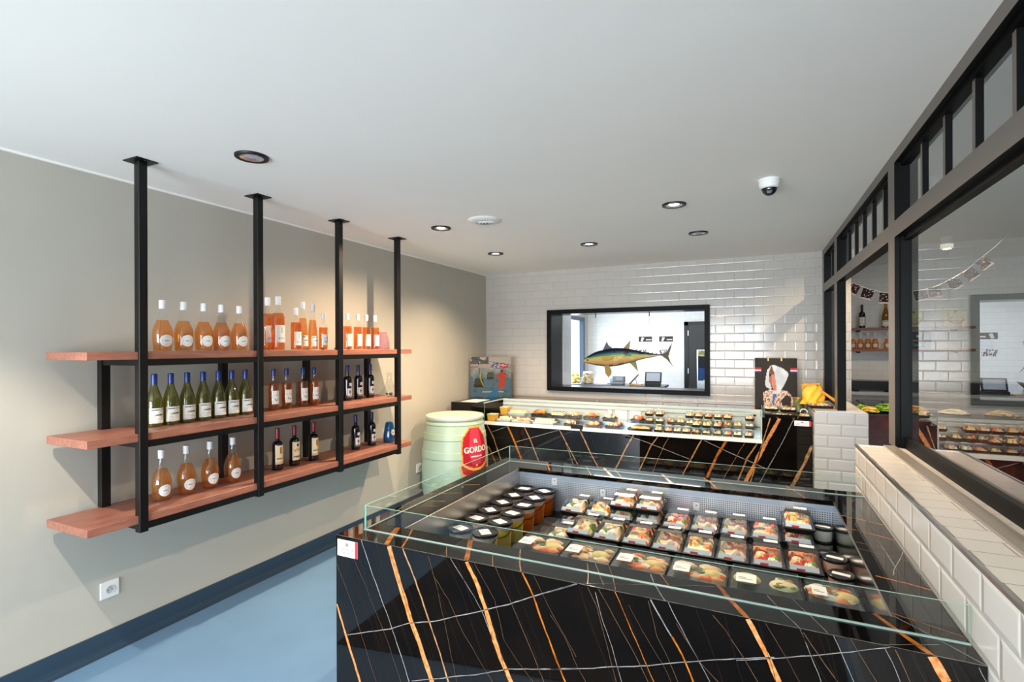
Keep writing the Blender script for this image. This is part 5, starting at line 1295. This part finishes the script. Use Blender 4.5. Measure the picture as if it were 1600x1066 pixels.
fin('anal_fin', [(-1.49, 1.60), (-1.431, 1.544), (-1.365, 1.470), (-1.395, 1.615)], (122, 128, 72))
fin('pelvic_fin', [(-1.80, 1.55), (-1.785, 1.445), (-1.746, 1.390), (-1.705, 1.43), (-1.702, 1.481), (-1.735, 1.55)], (150, 126, 62), -0.05)
fin('pectoral_fin', [(-1.832, 1.65), (-1.779, 1.669), (-1.65, 1.668), (-1.702, 1.628), (-1.806, 1.618)], (176, 150, 50), -0.088, 0.004)
for k in range(7):
    x = -1.40+k*0.05; zt = interp(top, x); zb = interp(bot, x)
    b = MB(); b.prism([(x+1.55, zt-1.663), (x+1.575, zt-1.648), (x+1.572, zt-1.664)], lambda p, q, t: (p, t, q), -0.002, 0.002, col=(60, 54, 40)); b.build('finlet', fish_m, tuna)
b = MB(); b.ball((-2.035+1.55, -0.034, 1.618-1.66), 0.011, 12, 8, col=(20, 20, 22)); b.build('eye', fish_m, fb, smooth=True)
b = MB(); b.prism([(-2.125+1.55, 1.600-1.66), (-2.08+1.55, 1.597-1.66), (-2.085+1.55, 1.585-1.66), (-2.118+1.55, 1.588-1.66)], lambda x, z, t: (x, t, z), -0.012, 0.012, col=(150, 140, 120)); b.build('jaw', fish_m, fb)
for xw in (-1.93, -1.22):
    b = MB(); b.tube([(xw+1.55, 0, interp(top, xw)-1.665), (xw+1.55, 0, 2.245-1.66)], 0.0012, 6); wr = b.build('wire', steel_m, tuna)
    b = MB(); b.lathe([(0.006, 2.19-1.66), (0.006, 2.2455-1.66)], 10, cx=xw+1.55); b.build('ceiling_hook', black_m, wr)

# ------------------------------------------------------------------ back room seen through the hatch
dk = pm('dark_blue_grey_laminate', rgb(58, 66, 78), 0.3)
t = thing('service_desk', 'dark service desk in the room behind the hatch', 'desk', (-2.43, 9.75, 0))
b = MB(); b.box(-1.0, 0.35, -0.32, 0.32, 1.035, 1.072); b.build('desk_top', dk, t)
b = MB(); b.box(0.352, 0.96, -0.30, 0.32, 1.035, 1.072); b.build('desk_extension', black_plastic, t)
b = MB(); b.box(-0.97, 0.93, -0.25, 0.30, 0, 1.035); b.build('desk_body', white_lac, t)
t = thing('till_screen', 'black till screen on the desk behind the hatch', 'screen', (-1.70, 9.72, 1.072), 0.05)
b = MB(); M = Matrix.Translation((0, 0, 0.055)) @ Matrix.Rotation(R(-20), 4, 'X'); b.box(-0.15, 0.15, -0.012, 0.012, 0, 0.20, M=M); cs = b.build('casing', black_plastic, t); bevel(cs, 0.006)
b = MB(); b.box(-0.125, 0.125, -0.0135, -0.0125, 0.022, 0.18, M=M); b.build('display', pm('grey_screen', rgb(150, 156, 166), 0.2), cs)
b = MB(); b.box(-0.14, 0.14, -0.10, 0.08, 0, 0.058); b.build('base', black_plastic, t)
t = thing('tablet_stand', 'tablet tilted on a wooden stand beside the till screen', 'tablet', (-2.02, 9.70, 1.072))
b = MB(); b.box(-0.11, 0.12, -0.09, 0.09, 0, 0.014); b.build('stand_base', pm('pale_wood', rgb(214, 160, 84), 0.5), t)
b = MB(); M = Matrix.Translation((-0.10, 0, 0.016)) @ Matrix.Rotation(R(-48), 4, 'Y'); b.box(0, 0.24, -0.08, 0.08, 0, 0.012, M=M); b.build('tablet', pm('bronze_tablet', rgb(120, 100, 88), 0.35), t)
b = MB(); b.tube([(0.03, 0, 0.012), (0.0, 0, 0.125)], 0.006, 8); b.build('prop', steel_m, t)
t = thing('card_scale', 'grey counter scale on the desk between lemons and tablet', 'scale', (-2.36, 9.68, 1.072))
b = MB(); b.box(-0.10, 0.13, -0.10, 0.10, 0, 0.05); M = Matrix.Translation((0, 0.02, 0.05)); b.box(-0.09, 0.14, -0.05, 0.06, 0, 0.11, M=M); o = b.build('housing', pm('mid_grey_plastic', rgb(120, 122, 126), 0.4), t); bevel(o, 0.012)
b = MB(); b.box(-0.02, 0.11, -0.033, -0.0305, 0.085, 0.14); b.build('readout', pm('grey_screen', rgb(150, 156, 166), 0.2), t)
t = thing('lemon_basket', 'glass bowl of yellow lemons on the desk behind the hatch', 'bowl', (-3.16, 9.60, 1.072))
open_vessel([(0.08, 0), (0.11, 0.01), (0.13, 0.06), (0.135, 0.13)], 0.004).build('bowl', bottle_glass, t, smooth='fix')
lem = pm('lemon_peel', rgb(240, 200, 50), 0.45)
rl = random.Random(2)
for k in range(9):
    a = k*2.094+(k//3)*0.7; r_ = 0.056
    b = MB(); M = Matrix.Rotation(rl.uniform(0, 3), 4, 'Z')
    b.ball((0, 0, 0), 0.033, 10, 8, sc=(1.2, 1, 1)); o = b.build('lemon', lem, smooth=True, loc=(-3.16+r_*math.cos(a), 9.60+r_*math.sin(a), 1.072+0.040+0.068*(k//3)))
    o.rotation_euler = (0, 0, rl.uniform(0, 3)); tag(o, 'yellow lemon piled in the glass bowl behind the hatch', 'lemon', 'lemons in the glass bowl')
t = thing('patterned_jar', 'brown patterned jar beside the lemons', 'jar', (-2.97, 9.78, 1.072))
b = MB(); b.lathe([(0.09, 0), (0.10, 0.01), (0.105, 0.19), (0.09, 0.21)], 26); b.build('jar', pm('speckled_brown', rgb(110, 84, 56), 0.4, noise=0.8, scale=26, col2=rgb(226, 206, 160)), t, smooth=True)
b = MB(); b.lathe([(0.092, 0.21), (0.092, 0.232)], 24); b.build('lid', white_plastic, t, smooth=True)
t = thing('menu_stand', 'white menu sheets in a holder on the desk', 'sheet holder', (-2.72, 9.70, 1.072))
b = MB(); M = Matrix.Rotation(R(-38), 4, 'X'); b.box(-0.10, 0.14, 0, 0.004, 0.01, 0.20, M=M); b.build('sheet', paper_m, t)
b = MB(); b.box(-0.12, 0.16, -0.02, 0.14, 0, 0.012); b.build('holder', pm('light_grey_plastic', rgb(200, 202, 206), 0.4), t)
t = thing('soap_bottle', 'white pump bottle standing on the desk under the fish', 'bottle', (-2.52, 9.88, 1.072))
b = MB(); b.lathe([(0.03, 0), (0.032, 0.005), (0.032, 0.11), (0.012, 0.13), (0.012, 0.155)], 20); b.build('bottle', pm('blue_white_plastic', rgb(200, 214, 226), 0.3), t, smooth=True)
b = MB(); b.box(-0.008, 0.035, -0.008, 0.008, 0.155, 0.17); b.build('pump', white_plastic, t)
def notice(u, v):
    if v > 0.72:
        return (226, 214, 208) if (pip(u, v, [(0.14, 0.76), (0.30, 0.74), (0.42, 0.94), (0.24, 0.97)]) or (0.55 < u < 0.95 and 0.80 < v < 0.86)) else (66, 58, 58)
    if v < 0.30 and u < 0.75 and noise2(u*16, v*18, 2) > -0.1: return (120, 70, 80) if noise2(u*25, v*21, 6) > 0 else (70, 56, 62)
    if 0.3 < v < 0.66 and int(v*40) % 3 == 0 and 0.15 < u < 0.9: return (214, 212, 222)
    return (238, 238, 242)
for x0_, lab in ((-2.32, 'notice with a dark header on the rear wall, near the fish tail'), (-1.876, 'notice with a dark header on the rear wall, next to the black door')):
    t = thing('wall_notice', lab, 'notice', (x0_, YR-0.001, 1.60), 0, 'notices on the rear wall')
    b = MB(); b.box(0, 0.29, -0.004, 0, 0, 0.415); b.build('sheet', paper_m, t)
    b = MB(); b.grid(lambda u, v: (u*0.29, -0.0046, v*0.415), 40, 50, notice); b.build('print', paint_m, t)
def cabinet_art(u, v):
    if v > 0.80: return (214, 180, 80) if noise2(u*9, v*20, 1) > 0.2 else ((40, 130, 160) if u > 0.4 else (120, 130, 110))
    if v < 0.28 and v < 0.26-0.5*abs(u-0.7): return (226, 206, 176)
    return (18, 24, 36) if v > 0.42 else (30, 62, 110)
t = thing('drinks_poster', 'dark blue poster leaning low against the black door', 'poster', (-1.06, 11.30, 0.0))
b = MB(); b.box(-0.02, 0.56, 0, 0.03, 0, 1.72); b.build('board', steel_m, t)
b = MB(); b.grid(lambda u, v: (0.54*u, -0.0008, 1.08+0.63*v), 30, 36, cabinet_art); b.build('print', paint_m, t)

# ------------------------------------------------------------------ kitchen behind the partition
for z, lab in ((2.125, 'upper wooden wall shelf in the kitchen, carrying tall bottles'), (1.735, 'lower wooden wall shelf in the kitchen with small rose bottles')):
    t = thing('kitchen_shelf', lab, 'shelf', (2.45, 11.36, z), 0, 'kitchen wall shelves')
    b = MB(); b.box(-0.95, 0.95, -0.14, 0.138, -0.045, 0); b.build('board', wood_m, t)
    for x in (-0.7, 0.7):
        b = MB(); b.box(x-0.015, x+0.015, -0.12, 0.138, -0.075, -0.045); b.build('bracket', black_m, t)
bottle_proto('big_dark', 'bordeaux', 1.38, dark_gl, None, pm('black_capsule', rgb(24, 22, 24), 0.35), 0.245, lab_tall, (0.03, 0.14), 0.9)
bottle_proto('big_amber', 'burgundy', 1.42, amber_gl, None, pm('gold_capsule', rgb(170, 120, 40), 0.35), 0.252, lab_green, (0.018, 0.088), 0.95)
put_bottle('big_dark', 'wine_bottle', 1.805, 11.33, 2.125, 'tall dark bottle with a cream label on the upper kitchen shelf', 'tall kitchen bottles', az=R(-98))
put_bottle('big_amber', 'wine_bottle', 2.165, 11.33, 2.125, 'tall amber bottle with a pale green label on the upper kitchen shelf', 'tall kitchen bottles', az=R(-98))
for k, x in enumerate((1.662, 1.776, 1.890, 2.004, 2.187)):
    put_bottle('bulb', 'rose_bottle', x, 11.32, 1.735, f'{ordn[k]} round bellied rose bottle on the lower kitchen shelf', 'rose bottles on the kitchen shelf', az=R(-98))
def carton(u, v):
    d = math.hypot((u-0.55)*1.0, (v-0.34)*1.5)
    if 0.24 < d < 0.34 and v < 0.5: return (206, 150, 30)
    if d < 0.24: return (226, 214, 170)
    if math.hypot(u-0.5, v-0.78) < 0.07: return (150, 160, 90)
    return (232, 226, 178)
for x, w_, lab in ((2.56, 0.30, 'cream gift carton with a gold ring beside the dark sign'), (3.14, 0.31, 'cream gift carton with a gold ring, further from the opening')):
    t = thing('gift_carton', lab, 'carton', (x, 11.32, 2.125), 0, 'cream gift cartons')
    b = MB(); b.box(-w_/2, w_/2, -0.06, 0.06, 0, 0.33); b.build('carton', pm('cream_card', rgb(232, 226, 178), 0.5), t)
    b = MB(); b.grid(lambda u, v: ((u-0.5)*w_, -0.0608, v*0.33), 30, 30, carton); b.build('print', paint_m, t)
t = thing('wine_sign', 'dark green crate sign with white lettering on the lower kitchen shelf', 'sign', (2.62, 11.33, 1.735))
b = MB(); b.box(-0.20, 0.20, -0.05, 0.05, 0, 0.30); b.build('crate', pm('dark_green_board', rgb(20, 34, 28), 0.5), t)
CW = (236, 236, 232); b = MB()
b.grid(lambda u, v: (0.4*(u-0.5), -0.0505, 0.30*v), 2, 2, lambda u, v: (22, 36, 30))
add_text(b, 'Vin de', 0.085, lambda a, c: (a, -0.0515, 0.075+c), 0, bold=0.002, col=CW); add_text(b, 'Domaine', 0.05, lambda a, c: (a, -0.0515, 0.15+c), 0, col=CW)
b.lathe([(0.024, 0.0), (0.024, 0.001)], 14, col=CW); i = len(b.v)-28; b.v[i:] = [(x, -0.0515-z, 0.225+y) for x, y, z in b.v[i:]]
b.build('print', paint_m, t)
# bunting
fl = [(1.357, 2.631), (1.522, 2.548), (1.721, 2.483), (2.108, 2.502), (2.281, 2.539), (2.464, 2.636), (2.63, 2.75), (2.766, 2.889)]
line = [(0.945, 2.92), (1.05, 2.83)]+[(x, z+0.075) for x, z in fl[:3]]+[(1.91, 2.545)]+[(x, z+0.075) for x, z in fl[3:]]+[(2.95, 3.14), (3.08, KH-0.002)]
b = MB(); b.tube([(x, 9.0, z) for x, z in line], 0.003, 5); o = b.build('bunting_string', paper_m, smooth=True); tag(o, 'pale string of the bunting sagging across the kitchen', 'string')
def flag_art(seed):
    pal = [(196, 120, 110), (226, 220, 214), (120, 40, 44), (210, 190, 170)]
    def f(u, v):
        if v < 0.14: return (226, 206, 202)
        s_ = noise2(u*9+seed, v*10, seed*1.7)
        return pal[int(abs(s_*5)+seed) % 4] if s_ > 0.55 else (26, 20, 24)
    return f
for k, (x, z) in enumerate(fl):
    t = thing('bunting_card', ['first bunting card beside the opening post', 'second bunting card, above the tall dark bottle', 'third bunting card, above the amber bottle', 'bunting card just beyond the glazed partition post', 'second bunting card seen through the glass', 'third bunting card seen through the glass', 'fourth bunting card seen through the glass', 'highest bunting card seen through the glass'][k], 'card', (x, 9.0, z+0.0765), 0, 'bunting cards')
    M = Matrix.Rotation([R(26), R(18), R(4), R(-16), R(-8), R(-32), R(-38), R(-42)][k], 4, 'Y')
    b = MB(); b.box(-0.072, 0.072, -0.001, 0.001, -0.155, 0, M=M); b.build('card', paper_m, t)
    b = MB(); b.grid(lambda u, v: tuple(M @ Vector(((u-0.5)*0.144, -0.0016, (v-1)*0.155))), 16, 16, flag_art(k+1)); b.build('print', paint_m, t)
# range and hood line at the rear of the kitchen
t = thing('kitchen_range', 'stainless kitchen range with a black glass back on the rear wall', 'range', (2.7, 11.1, 0))
b = MB(); b.box(-1.5, 1.9, -0.30, 0.38, 0, 0.93); b.build('cabinet', pm('ribbed_steel', rgb(176, 170, 160), 0.35, metal=0.7), t)
for k in range(6):
    b = MB(); z = 0.62+k*0.045; b.box(-1.5, 1.9, -0.312, -0.30, z, z+0.022); b.build('rib', steel_m, t)
b = MB(); b.box(-1.52, 1.92, -0.33, 0.38, 0.93, 0.985); b.build('worktop', pm('bright_steel', (0.8, 0.8, 0.8), 0.25, metal=0.6), t)
b = MB(); b.box(-1.5, 1.9, -0.05, 0.38, 0.985, 1.16); b.build('hob_back', black_plastic, t)
for k in range(5):
    b = MB(); x = -1.1+k*0.55; b.lathe([(0.09, 0.985), (0.09, 1.003), (0.07, 1.006)], 20, cx=x, cy=-0.19); b.build('burner', dark_m, t)
# salad counter with red-brown marble
t = thing('salad_counter', 'red brown marble salad counter in the kitchen', 'counter', (0.93, 5.95, 0))
b = MB(); b.box(0, 2.6, 0, 0.60, 0, 1.125); o = b.build('marble_front', red_marble, t)
b = MB(); b.box(0.0, 2.6, 0.0, 0.60, 1.125, 1.137); b.build('rim', black_plastic, t)
def leaf_heap(name, label, x, y, cols, n, rx, ry, h, seed):
    t = thing(name, label, 'salad', (x, y, 1.1376), 0, 'salads on the kitchen counter')
    b = MB(); b.lathe([(rx*0.8, 0), (rx*1.02, 0.006), (rx*1.08, 0.022)], 24, sy=ry/rx, cap1=False); b.build('bowl', black_plastic, t, smooth=True)
    rg = random.Random(seed); b = MB()
    for q in range(n):
        a, r_ = rg.uniform(0, 2*PI), math.sqrt(rg.random()); hh = h*(1-r_*r_)*rg.uniform(.5, 1.0)
        b.ball((rx*r_*math.cos(a)*.9, ry*r_*math.sin(a)*.9, 0.012+hh), rg.uniform(.012, .024), 7, 4, col=rg.choice(cols), sc=(rg.uniform(.8, 1.7), rg.uniform(.6, 1.2), .45))
    b.build('salad', food_m, t, smooth=True)
grn = [(150, 190, 50), (120, 170, 40), (176, 204, 80), (96, 140, 40)]
leaf_heap('salad_bowl', 'green leaf salad behind the tiled pier', 1.16, 6.16, grn, 120, 0.10, 0.10, 0.075, 1)
leaf_heap('salad_bowl', 'yellow corn salad in front of the green leaves', 1.02, 6.03, [(240, 200, 70), (232, 180, 50), (248, 220, 120)], 90, 0.065, 0.065, 0.05, 2)
leaf_heap('salad_bowl', 'small green salad with a black spoon by the pier edge', 0.995, 6.28, grn, 60, 0.06, 0.07, 0.05, 3)
leaf_heap('salad_bowl', 'orange carrot salad seen through the glass', 1.40, 6.12, [(232, 130, 50), (226, 150, 80), (176, 190, 90), (240, 180, 90)], 110, 0.11, 0.10, 0.07, 4)
leaf_heap('salad_bowl', 'pale salad seen through the glass beyond the carrots', 1.70, 6.14, [(240, 226, 190), (230, 206, 150), (236, 230, 214)], 100, 0.12, 0.10, 0.05, 5)
leaf_heap('salad_bowl', 'mixed salad furthest along the kitchen counter', 2.05, 6.14, [(226, 200, 150), (200, 150, 90), (150, 170, 90)], 100, 0.12, 0.10, 0.05, 6)
for x, y, lab in ((1.02, 6.27, 'black serving spoon leaning in the small green salad'), (1.22, 6.20, 'black serving spoon leaning in the leaf salad')):
    b = MB(); b.tube([(0.05, 0, 0.03), (-0.03, 0.0, 0.075), (-0.075, 0, 0.105)], [0.008, 0.006, 0.007], 8); o = b.build('serving_spoon', black_plastic, smooth=True, loc=(x, y, 1.137)); tag(o, lab, 'spoon', 'black serving spoons')
# cylinder spots of the kitchen
for x, y, lab, en, aim in ((2.42, 9.0, 'white cylinder spotlight on the kitchen ceiling', 40, (0, 0.3, -1)), (1.45, 5.75, 'white cylinder spotlight above the salad counter', 90, (-0.42, 0.05, -1))):
    t = thing('cylinder_spot', lab, 'light', (x, y, KH))
    b = MB(); b.lathe([(0.07, 0), (0.07, -0.16), (0.062, -0.165)][::-1], 26); b.build('housing', white_plastic, t, smooth=True)
    b = MB(); b.lathe([(0.05, -0.167), (0.02, -0.169)], 22, cap0=False); b.build('lens', MATS['lit_lens'], t, smooth=True)
    l = bpy.data.lights.new('kitchen_spot', 'SPOT'); l.energy = en; l.spot_size = R(100); l.spot_blend = 0.6; l.color = (1, 0.80, 0.55)
    lo = bpy.data.objects.new('lamp', l); C.objects.link(lo); lo.parent = t; lo.location = (0, 0, -0.19); lo.rotation_euler = Vector(aim).to_track_quat('-Z', 'Y').to_euler()
